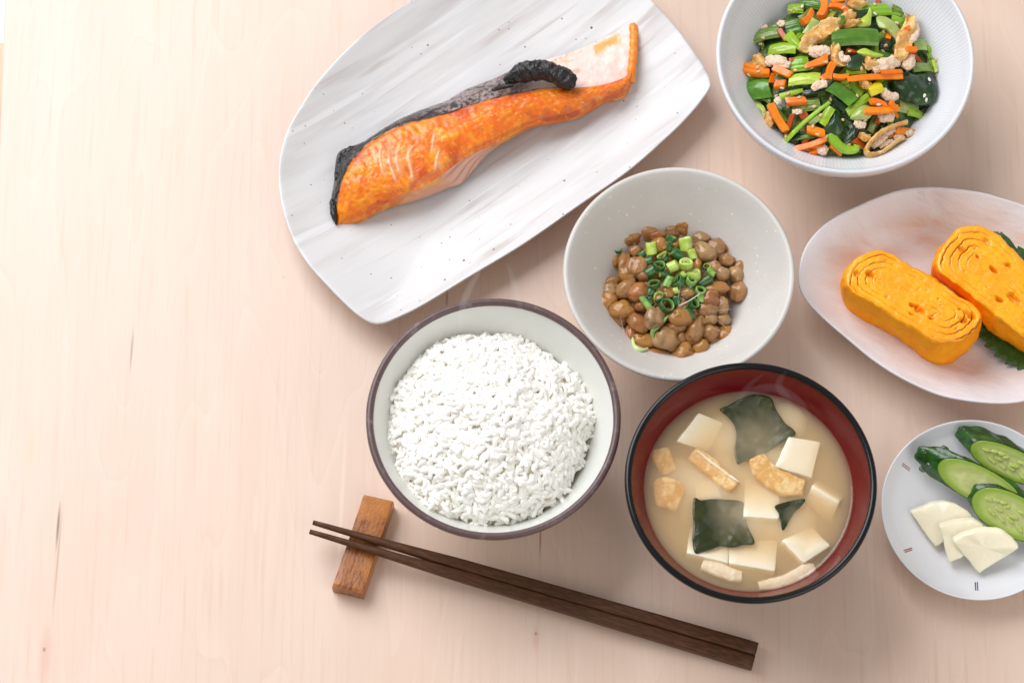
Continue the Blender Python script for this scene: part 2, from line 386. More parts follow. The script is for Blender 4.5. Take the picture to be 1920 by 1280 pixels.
# --- wavy oval plate
OVAL = [(1497, 530), (1500, 490), (1514, 455), (1540, 425), (1572, 403), (1605, 386), (1640, 370), (1690, 354), (1740, 350), (1790, 353), (1840, 360), (1880, 371), (1920, 383), (1990, 412), (2050, 452), (2090, 505), (2100, 560), (2085, 620), (2050, 670), (2000, 715), (1950, 742), (1900, 754), (1840, 754), (1780, 745), (1730, 727), (1680, 702), (1630, 668), (1580, 628), (1540, 592), (1510, 560)]
def blush_material():
    m = M('blush_glaze', (0.73, 0.71, 0.74), 0.26, layers=((16, (0.72, 0.665, 0.67), 0.45, 0.75),), bumps=((120, 0.0005, (1, 2.2, 1), (0, 0, R_(20))), (700, 0.00005)), coat=0.25)
    nt = m.node_tree; b = nt.nodes['Principled BSDF']; src = b.inputs['Base Color'].links[0].from_socket
    at = N(nt, 'ShaderNodeVertexColor', layer_name='Col').outputs[0]; sp = N(nt, 'ShaderNodeSeparateColor'); L(nt, at, sp.inputs[0])
    t = N(nt, 'ShaderNodeTexNoise', Scale=1.0, Detail=5.0, Distortion=0.6); L(nt, coords(nt, (24, 75, 30), (0, 0, R_(12))), t.inputs[0])
    f = N(nt, 'ShaderNodeMath', operation='MULTIPLY'); L(nt, sp.outputs[0], f.inputs[0]); L(nt, ramp(nt, t.outputs[0], 0.36, 0.66), f.inputs[1])
    L(nt, mixc(nt, f.outputs[0], src, (0.68, 0.47, 0.385)), b.inputs['Base Color'])
    return m
op = [(0, 6), (0.2, 6), (0.4, 6), (0.5, 6.2), (0.58, 6.9), (0.65, 8.4), (0.72, 10.6), (0.8, 13.4), (0.87, 16), (0.93, 18.3), (0.965, 19.8), (0.985, 20.6), (0.995, 20.7), (1.0, 20.2), (0.995, 18.8), (0.96, 16), (0.88, 11.5), (0.8, 8), (0.7, 4), (0.62, 2), (0.6, 0), (0.56, 0), (0.54, 3), (0, 3)]
oval, OC, OO = outline_dish('oval_plate', OVAL, 21.0, op, blush_material(), 200, lambda u, s, q: s**3*(1.1*nz((q.x, q.y, 0), 45, 4)+0.25*math.sin(u*70))+sst(.5, .7, s)*sst(1, .9, s)*0.9*fbm((q.x, q.y, 0), 70, 6))
ca = oval.data.color_attributes.new('Col', 'FLOAT_COLOR', 'POINT'); mv = []
for v in oval.data.vertices:
    p = oval.matrix_world @ v.co if False else Vector(v.co)+Vector(oval.location)
    s = 0
    for o_ in (0,):
        d = Vector((p.x-OC.x, p.y-OC.y)); r = Vector((d.x/0.075, d.y/0.05)).length
        s = sst(0.42, 0.62, r)*sst(1.0, 0.72, r)*(0.45+0.55*sst(-0.2, 0.5, d.y/0.05))
    mv += [s, s, s, 1]
ca.data.foreach_set('color', mv)
tag(oval, 'oval white plate with wavy rim and blush pink streaks under the rolled omelette', 'plate')
# --- small round plate
PZ = 15.0; PC = U(1829, 953, PZ); PR = 43.5
def pwall(r): return 4+9.5*max((r-20)/(PR-20), 0)**1.7+ (1.3*max((r-38)/(PR-38), 0) if r > 38 else 0)
pp = [(0, 4)]+[(PR*k/30, pwall(PR*k/30)) for k in range(1, 30)]+[(PR-0.6, PZ-0.5), (PR-0.25, PZ-0.3), (PR, PZ-0.7), (PR-0.2, PZ-1.6)]+[(PR*k/30, max(pwall(PR*k/30)-2.6, 1.8)) for k in range(28, 17, -2)]+[(23, 1.8), (22.6, 0), (20.5, 0), (20, 1.8), (0, 2)]
pt = thing('pickle_plate', 'small round white plate with blue and red tick marks round the rim', 'plate', (PC.x, PC.y, 0))
V, F = lathe(PC, pp, 128); obj('plate_body', V, F, M('blue_white_porcelain', (0.755, 0.76, 0.785), 0.2, coat=0.12), pt)
blue, red = M('blue_print', (0.02, 0.06, 0.20), 0.35), M('red_print', (0.30, 0.035, 0.03), 0.35)
pz = lambda x, y: pwall(math.hypot(x-PC.x, y-PC.y)*1000)
for (x1, y1, x2, y2, mm_) in ((646, 105, 643, 165, blue), (660, 107, 657, 168, blue), (652, 1110, 656, 1163, blue), (666, 1110, 669, 1163, blue), (180, 338, 230, 375, red), (176, 350, 226, 388, red), (188, 905, 240, 888, red), (195, 916, 243, 899, red)):
    q = [(1640+(x1+(x2-x1)*k/6)/3.459, 770+(y1+(y2-y1)*k/6)/3.459) for k in range(7)]
    pth = [on(x, y, pz, 12) for x, y in q]
    V, F = tube(pth, 0.00027 if mm_ is blue else 0.00021, 6); obj('tick_mark', V, F, mm_, pt)

# ------------------------------------------------------------------ grilled salmon
ST = [((620, 418), (632, 423), (636, 425), (640, 427)), ((618, 386), (630, 386), (672, 412), (676, 418)), ((626, 340), (637, 345), (705, 389), (711, 399)), ((630, 298), (652, 308), (737, 371), (745, 386)), ((642, 281), (670, 285), (757, 361), (768, 380)),
      ((680, 268), (692, 264), (785, 352), (800, 370)), ((712, 246), (722, 246), (815, 334), (838, 354)), ((745, 226), (758, 230), (838, 318), (866, 343)), ((785, 208), (800, 219), (862, 300), (893, 313)), ((835, 190), (848, 206), (892, 284), (916, 289)),
      ((870, 170), (885, 193), (922, 270), (938, 273)), ((915, 152), (930, 180), (958, 252), (966, 258)), ((965, 130), (975, 171), (995, 234), (1000, 240)), ((1010, 116), (1020, 163), (1040, 226), (1045, 232)), ((1065, 100), (1075, 163), (1085, 214), (1089, 220)),
      ((1115, 80), (1130, 157), (1133, 188), (1136, 194)), ((1155, 60), (1165, 146), (1166, 179), (1169, 185)), ((1183, 46), (1184, 134), (1182, 156), (1185, 162))]
ZT = [9, 14, 19, 22, 23, 23.5, 24, 24, 23.5, 23, 22.5, 22, 21, 20, 19, 18, 17, 16]     # height of the cut face, mm
rows = [tuple(q for pt_ in s for q in pt_)+(z,) for s, z in zip(ST, ZT)]
rows = cr(rows, 16, False)
sal = []                                       # per station: A,B,C,D world points, u
for i, r in enumerate(rows):
    zt = r[8]; za = 8.0+ (5.0 if False else 0)
    u = i/(len(rows)-1)
    zA = 8.5+(2.0*sst(0.7, 1.0, u))
    sal.append((U(r[0], r[1], zA), U(r[2], r[3], zt), U(r[4], r[5], zt-2.0), U(r[6], r[7], 7.6), u))
salmon = thing('salmon_fillet', 'grilled salmon fillet with charred skin lying on the long leaf shaped plate', 'salmon', (sal[110][1].x, sal[110][1].y, 0.006))
def cross(a, b, n, bulge, off=0.0):
    out = []
    for j in range(n+1):
        t = j/n; p = a.lerp(b, t); p = Vector(p); p.z += bulge*math.sin(math.pi*t); out.append(p)
    return out
# flesh: cut face, from the skin line to the belly line
NV = 76; fr, fc = [], []
FLAKES = [[(600+x/5.334, 200+y/5.334) for x, y in cr(l, 6, False)] for l in (((525, 430), (548, 505), (570, 575)), ((612, 365), (600, 450), (604, 560), (640, 700)), ((690, 455), (688, 540), (722, 650), (770, 775)), ((790, 390), (765, 480), (770, 590), (815, 700)), ((985, 350), (900, 430), (882, 520), (912, 640), (922, 770)), ((1150, 235), (1130, 340), (1112, 470)), ((1200, 420), (1165, 520), (1150, 660)))]
FWID = (2.6, 3.0, 3.6, 3.8, 4.4, 2.8, 3.6)
for (A, B, C, D, u) in sal:
    row = cross(B, C, NV, 0.0022)
    for j, p in enumerate(row):
        t = j/NV; e = min(sst(0, 0.10, t), sst(1, 0.88, t)); p.z -= 0.0016*(1-e)
        p.z += 0.00030*nz((u*70+0.8*nz(p, 75, 3), t*7, 0.3), 1.0, 14)*sst(0, .1, u)+0.0004*fbm(p, 150, 1)+0.00022*nz(p, 620, 2)+0.00014*nz(p, 1300, 3)
        # soft flake steps in the thick half
        px_, py_ = P(p); line = flk = k = 0.0
        if 0.1 < u < 0.6:
            for pl, wd in zip(FLAKES, FWID):
                dm, sx = 99, 0
                for q0, q1 in zip(pl, pl[1:]):
                    ex, ey = q1[0]-q0[0], q1[1]-q0[1]; tt = min(max(((px_-q0[0])*ex+(py_-q0[1])*ey)/(ex*ex+ey*ey), 0), 1)
                    dd = math.hypot(px_-q0[0]-ex*tt, py_-q0[1]-ey*tt)
                    if dd < dm: dm = dd; sx = ex*(py_-q0[1])-ey*(px_-q0[0]); en = (py_-pl[0][1])/(pl[-1][1]-pl[0][1])
                ends = sst(-0.05, 0.25, en)*sst(1.05, 0.75, en)
                line = max(line, ends*sst(wd*0.85, wd*0.15, dm)); flk = max(flk, ends*(sst(17, 1, dm) if sx < 0 else sst(4, 1, dm)))
                k += ends*(sst(3, 0, dm) if sx < 0 else -sst(3, 0, dm))*0.5
        p.z += 0.00045*k+0.0003*line
        n1, n2, n3 = fbm(p, 75, 11), fbm(p, 210, 12), nz(p, 700, 13)
        fib = nz((u*70+1.6*n1, t*7+n2*0.6, 0.3), 1.0, 14)+0.5*nz((u*150, t*12+n1, 0.1), 1.0, 15)
        c = mix3((0.80, 0.155, 0.003), (0.92, 0.30, 0.008), sst(-0.35, 0.6, 0.6*fib+0.6*n2+0.25*n1))
        c = mix3(c, (0.94, 0.46, 0.05), 0.6*sst(0.3, 0.9, 0.5*n2+0.5*n3+0.4*fib+0.2*sst(0.1, 0.5, u)*sst(0.6, 0.4, u)))
        c = mix3(c, (0.55, 0.055, 0.006), 0.85*sst(0.0, 0.7, -n1+0.5*n2+0.35*abs(2*t-1))*sst(0.5, 0.95, max(t, 1-t)))
        c = mix3(c, (0.50, 0.10, 0.008), 0.55*sst(0.45, 0.8, u)*sst(0.2, 0.75, n2+0.8*t-0.2))
        c = mix3(c, (0.90, 0.40, 0.16), 0.75*flk*sst(-0.6, 0.4, n2+0.2)); c = mix3(c, (0.93, 0.60, 0.38), 0.7*line)
        c = mix3(c, (0.17, 0.045, 0.015), 0.75*sst(0.10, 0.0, t)*sst(-0.2, 0.4, n2+0.3)*sst(0.8, 0.6, u))
        c = mix3(c, (0.16, 0.03, 0.006), 0.6*sst(0.62, 0.9, nz(p, 330, 21)+0.15*n2))
        fc.append(c)
    fr.append(row)
V, F = grid(fr)
fl_mat = M('salmon_flesh', (1, 1, 1), 0.36, 0.22, (1, 0.35, 0.1), 0.0016, attr=True, layers=((700, (0.95, 0.50, 0.07), 0.60, 0.74), (420, (0.50, 0.075, 0.006), 0.64, 0.78)), bumps=((420, 0.00018), (1500, 0.00008)), coat=0.2)
flesh = fixnorm(obj('flesh', V, F, fl_mat, salmon, col=fc))
# side below the cut face: pale belly with fin rays
br, bc = [], []
for (A, B, C, D, u) in sal:
    C2 = Vector(C); C2.z -= 0.0026; C2 = C2+(B-C).normalized()*0.0016
    row = []
    for j in range(45):
        t = j/44; p = C2.lerp(D, t); p.y -= 0.0008*math.sin(math.pi*t)
        k = sst(0.36, 0.42, u)*sst(0.60, 0.52, u)
        g = math.sin(t*26*(0.6+0.5*sst(0.36, 0.55, u))+2.2*nz(p, 60, 3)); p.z += 0.0003*k*g+0.0003*fbm(p, 260, 5)
        c = mix3((0.72, 0.17, 0.012), (0.84, 0.36, 0.06), sst(-0.2, 0.5, fbm(p, 150, 6)))
        c = mix3(c, (0.72, 0.42, 0.31), sst(0.16, 0.3, u)*sst(0.62, 0.54, u)*(0.35+0.6*t))
        c = mix3(c, (0.80, 0.48, 0.36), k*0.9); c = mix3(c, (0.45, 0.17, 0.10), k*0.55*sst(0.2, 0.9, -g))
        c = mix3(c, (0.85, 0.45, 0.05), sst(0.30, 0.34, u)*sst(0.38, 0.36, u)*sst(0.5, 0.1, t))
        row.append(p); bc.append(c)
    br.append(row)
V, F = grid(br); fixnorm(obj('belly', V, F, M('salmon_belly', (1, 1, 1), 0.34, 0.3, (1, 0.5, 0.3), 0.002, attr=True, bumps=((600, 0.0002),), coat=0.2), salmon, col=bc))
# skin: dark and blistered, turning silver; then the pale tail flap
def skin_part(name, i0, i1, tail):
    rr, cc = [], []
    for (A, B, C, D, u) in sal[i0:i1+1]:
        B2 = Vector(B); B2.z -= 0.0014
        row = []
        for j in range(23):
            t = j/22; p = B2.lerp(A, t); p.z += (0.0022 if not tail else 0.0018)*math.sin(math.pi*t)*sst(0, 0.1, u)
            n1, n2 = fbm(p, 240, 31), fbm(p, 700, 32)
            if not tail:
                p.z += 0.0006*n1+0.0003*n2
                c = mix3((0.009, 0.007, 0.007), (0.05, 0.036, 0.034), sst(0.0, 0.8, n2))
                sil = sst(0.30, 0.60, u)*sst(0.05, 0.6, n1+0.25+0.45*sst(0.45, 0.65, u))
                c = mix3(c, (0.40, 0.30, 0.28), 0.85*sil*sst(-0.3, 0.4, n2+0.2)); c = mix3(c, (0.18, 0.05, 0.02), 0.6*sst(0.3, 0.7, nz(p, 300, 33)))
                c = mix3(c, (0.74, 0.56, 0.50), sst(0.70, 0.76, u))
            else:
                p.z += 0.00035*n1
                c = mix3((0.80, 0.60, 0.53), (0.86, 0.72, 0.66), sst(-0.3, 0.5, n1))
                c = mix3(c, (0.50, 0.24, 0.12), 0.75*sst(0.15, 0.6, n1+0.3*n2)*sst(0.93, 0.80, u))
                c = mix3(c, (0.86, 0.33, 0.02), 0.9*sst(0.0, 0.4, nz(p, 150, 34)+0.35*n2+0.05)*sst(0.58, 0.8, t)*sst(0.99, 0.88, t))
            row.append(p); cc.append(c)
        rr.append(row)
    V, F = grid(rr)
    return fixnorm(obj(name, V, F, M(name+'_surface', (1, 1, 1), 0.30 if not tail else 0.4, 0.0 if not tail else 0.3, (1, 0.5, 0.3), 0.0015, attr=True, bumps=((520, 0.0006), (1600, 0.0003)) if not tail else ((600, 0.00025),), coat=0.12), salmon, col=cc))
skin_part('skin', 0, 206, False); skin_part('tail_flap', 206, len(sal)-1, True)
# loose fold of charred skin at the collar end
def blob(c, ax, ay, az, rot, amp, scale, seed=0, nu=18, nv=12):
    V, F = ellips(nu, nv); out = []
    m = rot if isinstance(rot, Matrix) else Matrix.Rotation(rot, 3, 'Z')
    for v in V:
        q = Vector((v.x*ax, v.y*ay, v.z*az))
        k = 1+amp*fbm((q.x+c[0], q.y+c[1], q.z+c[2]), scale, seed)
        out.append(Vector(c)+m @ (q*k))
    return out, F
char = M('charred_skin', (0.007, 0.005, 0.005), 0.3, layers=((420, (0.10, 0.08, 0.085), 0.56, 0.70), (160, (0.16, 0.05, 0.02), 0.66, 0.74)), bumps=((500, 0.0007), (1400, 0.0003)))
for nm, x, y, ax, ay, az, rot, z in (('skin_fold', 657, 287, 6.5, 3.0, 2.6, 0.40, 15), ('skin_fold', 638, 316, 7, 2.2, 2.6, 1.40, 14), ('skin_fold', 625, 396, 6.5, 1.7, 2.6, 1.75, 11.5)):
    V, F = blob(U(x, y, z), ax/1000, ay/1000, az/1000, rot, 0.45, 260, 4, 34, 24); obj(nm, V, F, char, salmon)
pth = cr([(948, 155, 21.7), (965, 143, 23.7), (990, 134, 25.2), (1015, 132, 25.7), (1040, 138, 25.7), (1060, 149, 24.7), (1075, 156, 23)], 12, False)
pw = [U(x, y, z) for x, y, z in pth]; nr = len(pw)
V, F = tube(pw, [0.0046*(0.42+0.75*min(1, sst(0, 0.3, i/(nr-1)))*(1-0.25*i/nr)*(1 if i < nr-3 else 0.75)) for i in range(nr)], 28)
V = [v+Vector((0.0009*nz(v, 420, 3), 0.0009*nz(v, 420, 4), 0.0011*fbm(v, 330, 8)+0.0006*nz(v, 900, 2))) for v in V]
obj('skin_curl', V, F, char, salmon)
pw = [U(x, y, z) for x, y, z in ((922, 170, 23), (940, 164, 24), (962, 160, 24))]
V, F = tube(pw, [0.0006, 0.0013, 0.0009], 8); obj('skin_fold', V, F, char, salmon)
# orange cut edge at the tail end, in small segments
ed = resample([U(x, y, z) for x, y, z in ((1187, 46, 12), (1189, 62, 13.5), (1188, 85, 15), (1187, 110, 16.3), (1184, 133, 16), (1182, 154, 14.5))], 57, False)
V, F = tube(ed, [0.0021*(0.88+0.2*abs(math.sin(math.pi*i/8.1))) for i in range(57)], 14)
V = [Vector((v.x, v.y, v.z-0.001)) for v in V]
obj('tail_edge', V, F, M('salmon_edge', (0.86, 0.24, 0.01), 0.36, 0.3, (1, 0.4, 0.1), 0.002, layers=((260, (0.90, 0.40, 0.05), 0.5, 0.7),), bumps=((700, 0.0002),)), salmon)

# ------------------------------------------------------------------ rice
def rice_top(r):   # mm
    return 44.5+19.5*(1-(r/48.5)**2.2)-3.5*sst(0.84, 1.0, r/48.5) if r < 48.5 else 44.5-(r-48.5)*2
rice = thing('rice_mound', 'mound of steamed white rice heaped in the brown rimmed bowl', 'rice', (RC.x, RC.y, 0.04))
rice_mat = M('steamed_rice', (0.955, 0.94, 0.89), 0.26, 0.0, (1.0, 0.85, 0.55), 0.0005, var=0.02)
nt_ = rice_mat.node_tree; tl2 = N(nt_, 'ShaderNodeBsdfTranslucent', Color=(0.97, 0.93, 0.84, 1)); mxr = N(nt_, 'ShaderNodeMixShader'); mxr.inputs[0].default_value = 0.0
L(nt_, nt_.nodes['Principled BSDF'].outputs[0], mxr.inputs[1]); L(nt_, tl2.outputs[0], mxr.inputs[2]); L(nt_, mxr.outputs[0], nt_.nodes['Material Output'].inputs['Surface'])
RIC = U(916, 795, 50)
gm = []
for k in range(8):
    V, F = ellips(8, 7); random.seed(100+k); out = []
    bend = random.uniform(-0.18, 0.18)
    for v in V:
        q = Vector((v.x*(1.0), v.y, v.z)); taper = (max(1-abs(v.x)**3.2, 0)**0.5/max(math.sqrt(max(1-v.x*v.x, 1e-9)), 1e-4) if abs(v.x) < 0.999 else 1)*(1+0.10*v.x*(1 if k % 2 else -1))
        out.append(Vector((q.x*0.00345, (q.y*taper*0.00124)+bend*0.0034*(v.x**2-0.4)*0.8, q.z*taper*0.00114)))
    gm.append((out, F))
random.seed(21)
meshes = []
for V, F in gm:
    me = bpy.data.meshes.new('rice_grain'); me.from_pydata(V, [], F); me.polygons.foreach_set('use_smooth', [True]*len(me.polygons)); me.materials.append(rice_mat); meshes.append(me)
def edge_(a): return 0.985+0.022*math.sin(3*a+1)+0.02*math.sin(5*a)+0.018*math.sin(9*a+2)+0.014*math.sin(14*a)-0.02*math.cos(a)
def rice_surf(x, y):
    d = Vector((x-RIC.x, y-RIC.y, 0)); a = math.atan2(d.y, d.x); lim = edge_(a)
    return rice_top(d.length*1000/lim)+3.6*nz((x, y, 0), 52, 3)+1.5*nz((x, y, 0), 125, 4)
cand = []
tries = 0
while tries < 3000:
    tries += 1
    a = random.uniform(0, 2*math.pi); r = 0.0480*math.sqrt(random.random())*edge_(a)
    x, y = RIC.x+r*math.cos(a), RIC.y+r*math.sin(a)
    h = 0.0015
    zc = rice_surf(x, y); nx = -(rice_surf(x+h, y)-rice_surf(x-h, y))/(2*h*1000); ny = -(rice_surf(x, y+h)-rice_surf(x, y-h))/(2*h*1000)
    n = Vector((nx*0.7, ny*0.7, 1)).normalized()
    lay = random.choice((0, 0, 0.3, 0.9, 1.6, -1.2))
    t = Vector((math.cos(random.uniform(0, 6.3)), math.sin(random.uniform(0, 6.3)), 0)); ang = random.uniform(0, 6.283)
    t = Vector((math.cos(ang), math.sin(ang), 0)); t = (t-n*t.dot(n)).normalized()
    t = (t+n*random.gauss(0, 0.38)).normalized()
    s = n.cross(t).normalized(); u = t.cross(s)
    m = Matrix((t, s, u)).transposed()
    cand.append((zc+lay, Vector((x, y, (zc+lay)/1000)), m, random.randrange(8), random.uniform(0.74, 1.12)))
seen_key = lambda q: q[0]-rice_surf(q[1].x, q[1].y)+0.12*random.random()
order = sorted(cand, key=seen_key, reverse=True)
# the 300 that show largest: the uppermost layer, spread over the mound
picked, rest = [], []
for q in order:
    if len(picked) < 300 and all((q[1]-p[1]).length > 0.0036 for p in picked): picked.append(q)
    else: rest.append(q)
for q in picked:
    o = bpy.data.objects.new('rice_grain', meshes[q[3]]); COL.objects.link(o); o.parent = rice
    mw_ = Matrix.Translation(q[1]-Vector(rice.location)) @ (q[2]*q[4]).to_4x4(); o.matrix_local = mw_
V, F = [], []
for q in rest:
    gv, gf = gm[q[3]]; b0 = len(V)
    V += [q[1]+q[2] @ (v*q[4]) for v in gv]; F += [tuple(i+b0 for i in f) for f in gf]
o = obj('rice_bed', V, F, rice_mat, rice); o['kind'] = 'stuff'
V, F = [], []
for rr_ in range(41):
    for k in range(96):
        a = 2*math.pi*k/96; r_ = 0.0470*edge_(a)*rr_/40; x, y = RIC.x+r_*math.cos(a), RIC.y+r_*math.sin(a)
        V.append(Vector((x, y, (rice_surf(x, y)-0.75-3*sst(0.9, 1.0, rr_/40))/1000)))
for rr_ in range(40):
    for k in range(96): F.append((rr_*96+k, (rr_+1)*96+k, (rr_+1)*96+(k+1) % 96, rr_*96+(k+1) % 96))
obj('rice_core', V, F, M('packed_rice', (0.95, 0.90, 0.77), 0.5, 0.0, (1, 0.85, 0.5), 0.003, bumps=((500, 0.0008),)), rice)

# ------------------------------------------------------------------ miso soup and what floats in it
SL = 52.0                                       # soup level, mm
def soup_px(x, y): return (1160+x/2.722, 670+y/2.722)
rs = 12+(MR-14.0)*((SL-10)/(MZ-10))**(1/1.7)
def mwi(z): return 12+(MR-14.0)*max((z-10)/(MZ-10), 0)**(1/1.7)
m, nt, b = new_mat('cloudy_broth'); nt.nodes.remove(b)
out = nt.nodes['Material Output']
tr = N(nt, 'ShaderNodeBsdfTransparent'); gl = N(nt, 'ShaderNodeBsdfGlossy', Roughness=0.05); ge = N(nt, 'ShaderNodeNewGeometry'); fz = N(nt, 'ShaderNodeMapRange'); fz.inputs[3].default_value = 0.035; fz.inputs[4].default_value = 0.0; L(nt, ge.outputs['Backfacing'], fz.inputs[0]); mx = N(nt, 'ShaderNodeMixShader')
L(nt, fz.outputs[0], mx.inputs[0]); L(nt, tr.outputs[0], mx.inputs[1]); L(nt, gl.outputs[0], mx.inputs[2]); L(nt, mx.outputs[0], out.inputs['Surface'])
vs = N(nt, 'ShaderNodeVolumePrincipled'); vs.inputs['Color'].default_value = (0.960, 0.845, 0.60, 1); vs.inputs['Density'].default_value = 235.0; vs.inputs['Anisotropy'].default_value = 0.0
L(nt, vs.outputs[0], out.inputs['Volume'])
sp = [(0, 10.4)]+[(mwi(z)-0.25, z) for z in [12+ (SL-12)*k/18 for k in range(0, 19)]]+[(rs-0.35, SL+0.45), (rs-0.9, SL+0.15), (rs-2.2, SL), (rs*0.7, SL), (rs*0.4, SL), (0, SL)]
V, F = lathe(MC, sp, 128)
soup = tag(fixnorm(obj('miso_soup', V, F, m)), 'cloudy tan miso broth filling the red lacquer bowl', 'soup')
cm, cnt, cb = new_mat('miso_cloud'); cnt.nodes.remove(cb); cv = N(cnt, 'ShaderNodeVolumeScatter', Color=(0.990, 0.92, 0.735, 1), Density=330.0); L(cnt, cv.outputs[0], cnt.nodes['Material Output'].inputs['Volume'])
for x, y, ax_, ay_, az_ in ((500, 700, 21, 15, 6), (760, 560, 17, 12, 6), (690, 820, 18, 14, 6), (850, 850, 15, 13, 5.5), (560, 420, 15, 11, 5), (860, 330, 12, 9, 4.5), (560, 1010, 18, 9, 5), (300, 640, 12, 13, 4.5)):
    V, F = blob(U(*soup_px(x, y), SL-az_-0.6), ax_/1000, ay_/1000, az_/1000, random.uniform(0, 3), 0.16, 60, int(x), 28, 18); V = [Vector((v.x, v.y, min(v.z, SL/1000-0.0003))) for v in V]
    tag(fixnorm(obj('miso_cloud', V, F, cm)), kind='stuff')
tofu_mat = M('silken_tofu', (0.85, 0.77, 0.60), 0.3, 0.5, (1, 0.8, 0.55), 0.003, bumps=((400, 0.0001),))
def tofu(corners, th, label):                   # corners: crop px + height relative to the soup level (mm)
    top = [U(*soup_px(x, y), SL+z*1.3-0.55) for x, y, z in corners]
    top = resample(cr([tuple(p) for p in [q for a_, b_ in zip(top, top[1:]+top[:1]) for q in (a_.lerp(b_, 0.04), a_.lerp(b_, 0.5), a_.lerp(b_, 0.96))]], 6), 48)
    nrm = (top[16]-top[0]).cross(top[32]-top[0]).normalized()
    if nrm.z < 0: nrm = -nrm
    off = -nrm*th/1000
    for i, p in enumerate(top): p.x += 0.0002*nz(p, 300, 1); p.y += 0.0002*nz(p, 300, 2)
    bot = [p+off for p in top]
    V, F = loft([inset(bot, 0.94), bot, [p+off*0.06 for p in top], inset([p+off*0.015 for p in top], 0.99), inset(top, 0.965), inset(top, 0.5)])
    return tag(fixnorm(obj('tofu_cube', V, F, tofu_mat)), label, 'tofu', 'tofu cubes floating in the miso soup')
tofu([(410, 282, .7), (535, 335, -1.5), (455, 480, -3.2), (298, 428, .5)], 9, 'tofu cube by the red wall, left of the large wakame sheet')
tofu([(868, 402, .5), (1030, 432, -.6), (985, 612, -.4), (798, 556, .5)], 9, 'tofu cube wedged between the large wakame and the curved golden tofu strip')
tofu([(985, 655, .6), (1125, 738, .4), (1080, 850, -5.5), (950, 740, -4.5)], 8, 'half sunken tofu cube beside the small wakame scrap, only its edge showing')
tofu([(645, 620, -3.5), (820, 620, -3.2), (818, 822, .6), (636, 810, .7)], 9, 'tofu cube in the middle of the bowl between two wakame pieces')
tofu([(832, 930, .5), (985, 865, -3.2), (1082, 958, .3), (945, 1048, .6)], 9, 'diamond turned tofu cube near the lower right wall of the soup bowl')
tofu([(365, 860, -3.4), (560, 930, -2.6), (558, 1046, .5), (348, 995, .6)], 9, 'tofu cube under the square wakame sheet')
tofu([(566, 935, -2.0), (812, 930, -3.2), (798, 1088, .7), (562, 1048, .5)], 9, 'wide tofu cube just below the square wakame, nearest the black rim')
tofu([(390, 645, -2.2), (505, 610, -2.6), (520, 715, -1.6), (395, 722, -1.8)], 8, 'faint sunken tofu cube just above the square wakame')
wak = M('wakame', (0.018, 0.026, 0.003), 0.25, layers=((90, (0.045, 0.052, 0.006), 0.45, 0.7),), bumps=((300, 0.0003),))
def wakame(poly, label, dip, sunk, sig):
    loop = resample(cr([soup_px(x, y) for x, y in poly], 5), 90)
    c = sum(loop, Vector((0, 0)))/90
    rows_, n = [], 14
    def zz(q):
        x, y = (q[0]-1160)*2.722, (q[1]-670)*2.722; d2 = ((x-sunk[0])**2+(y-sunk[1])**2)/sig**2
        return SL+0.42-dip*math.exp(-d2)+0.5*nz((x, y, 0), 0.011, 3)+0.3*nz((x, y, 0), 0.03, 5)
    for k in range(n+1):
        s = k/n; rw = []
        for i, p in enumerate(loop):
            q = c+(p-c)*s; rw.append(U(q[0], q[1], zz(q)))
        rows_.append(rw)
    top = rows_[1:]; V, F = grid(top, False, True); V.append(U(c[0], c[1], zz(c))); ci = len(V)-1
    for i in range(90): F.append((i, (i+1) % 90, ci))
    n0 = len(V); V += [v-Vector((0, 0, 0.0003)) for v in V]; F += [tuple(reversed([i+n0 for i in f])) for f in F[:]]
    e = (len(top)-1)*90
    for i in range(90): F.append((e+i, e+(i+1) % 90, n0+e+(i+1) % 90, n0+e+i))
    return tag(fixnorm(obj('wakame', V, F, wak)), label, 'seaweed', 'wakame pieces in the miso soup')
wakame([(515, 265), (560, 245), (610, 215), (690, 188), (775, 205), (800, 260), (850, 335), (885, 360), (905, 390), (875, 412), (840, 430), (780, 470), (700, 520), (640, 530), (605, 542), (592, 470), (600, 400), (590, 345), (555, 300)], 'large dark green wakame sheet by the far red wall', 2.6, (700, 430), 150)
wakame([(385, 716), (420, 728), (470, 722), (540, 724), (640, 742), (655, 850), (695, 945), (640, 955), (580, 968), (520, 962), (480, 975), (430, 990), (390, 997), (376, 930), (382, 860), (378, 790)], 'square dark green wakame sheet over the lower tofu cubes', 2.4, (610, 790), 130)
wakame([(797, 757), (860, 735), (950, 720), (930, 760), (890, 800), (840, 882), (825, 830), (815, 790)], 'small triangular wakame scrap beside the half sunken tofu', 1.8, (915, 815), 70)
abur_mat = M('soaked_fried_tofu', (0.66, 0.36, 0.10), 0.4, 0.3, (1, 0.6, 0.3), 0.002, layers=((180, (0.80, 0.58, 0.28), 0.45, 0.62), (500, (0.85, 0.70, 0.45), 0.6, 0.72)), bumps=((420, 0.0006),))
abur_pale = M('soaked_pale_tofu', (0.80, 0.66, 0.46), 0.4, 0.3, (1, 0.7, 0.4), 0.002, layers=((240, (0.86, 0.78, 0.62), 0.45, 0.65),), bumps=((420, 0.0006),))
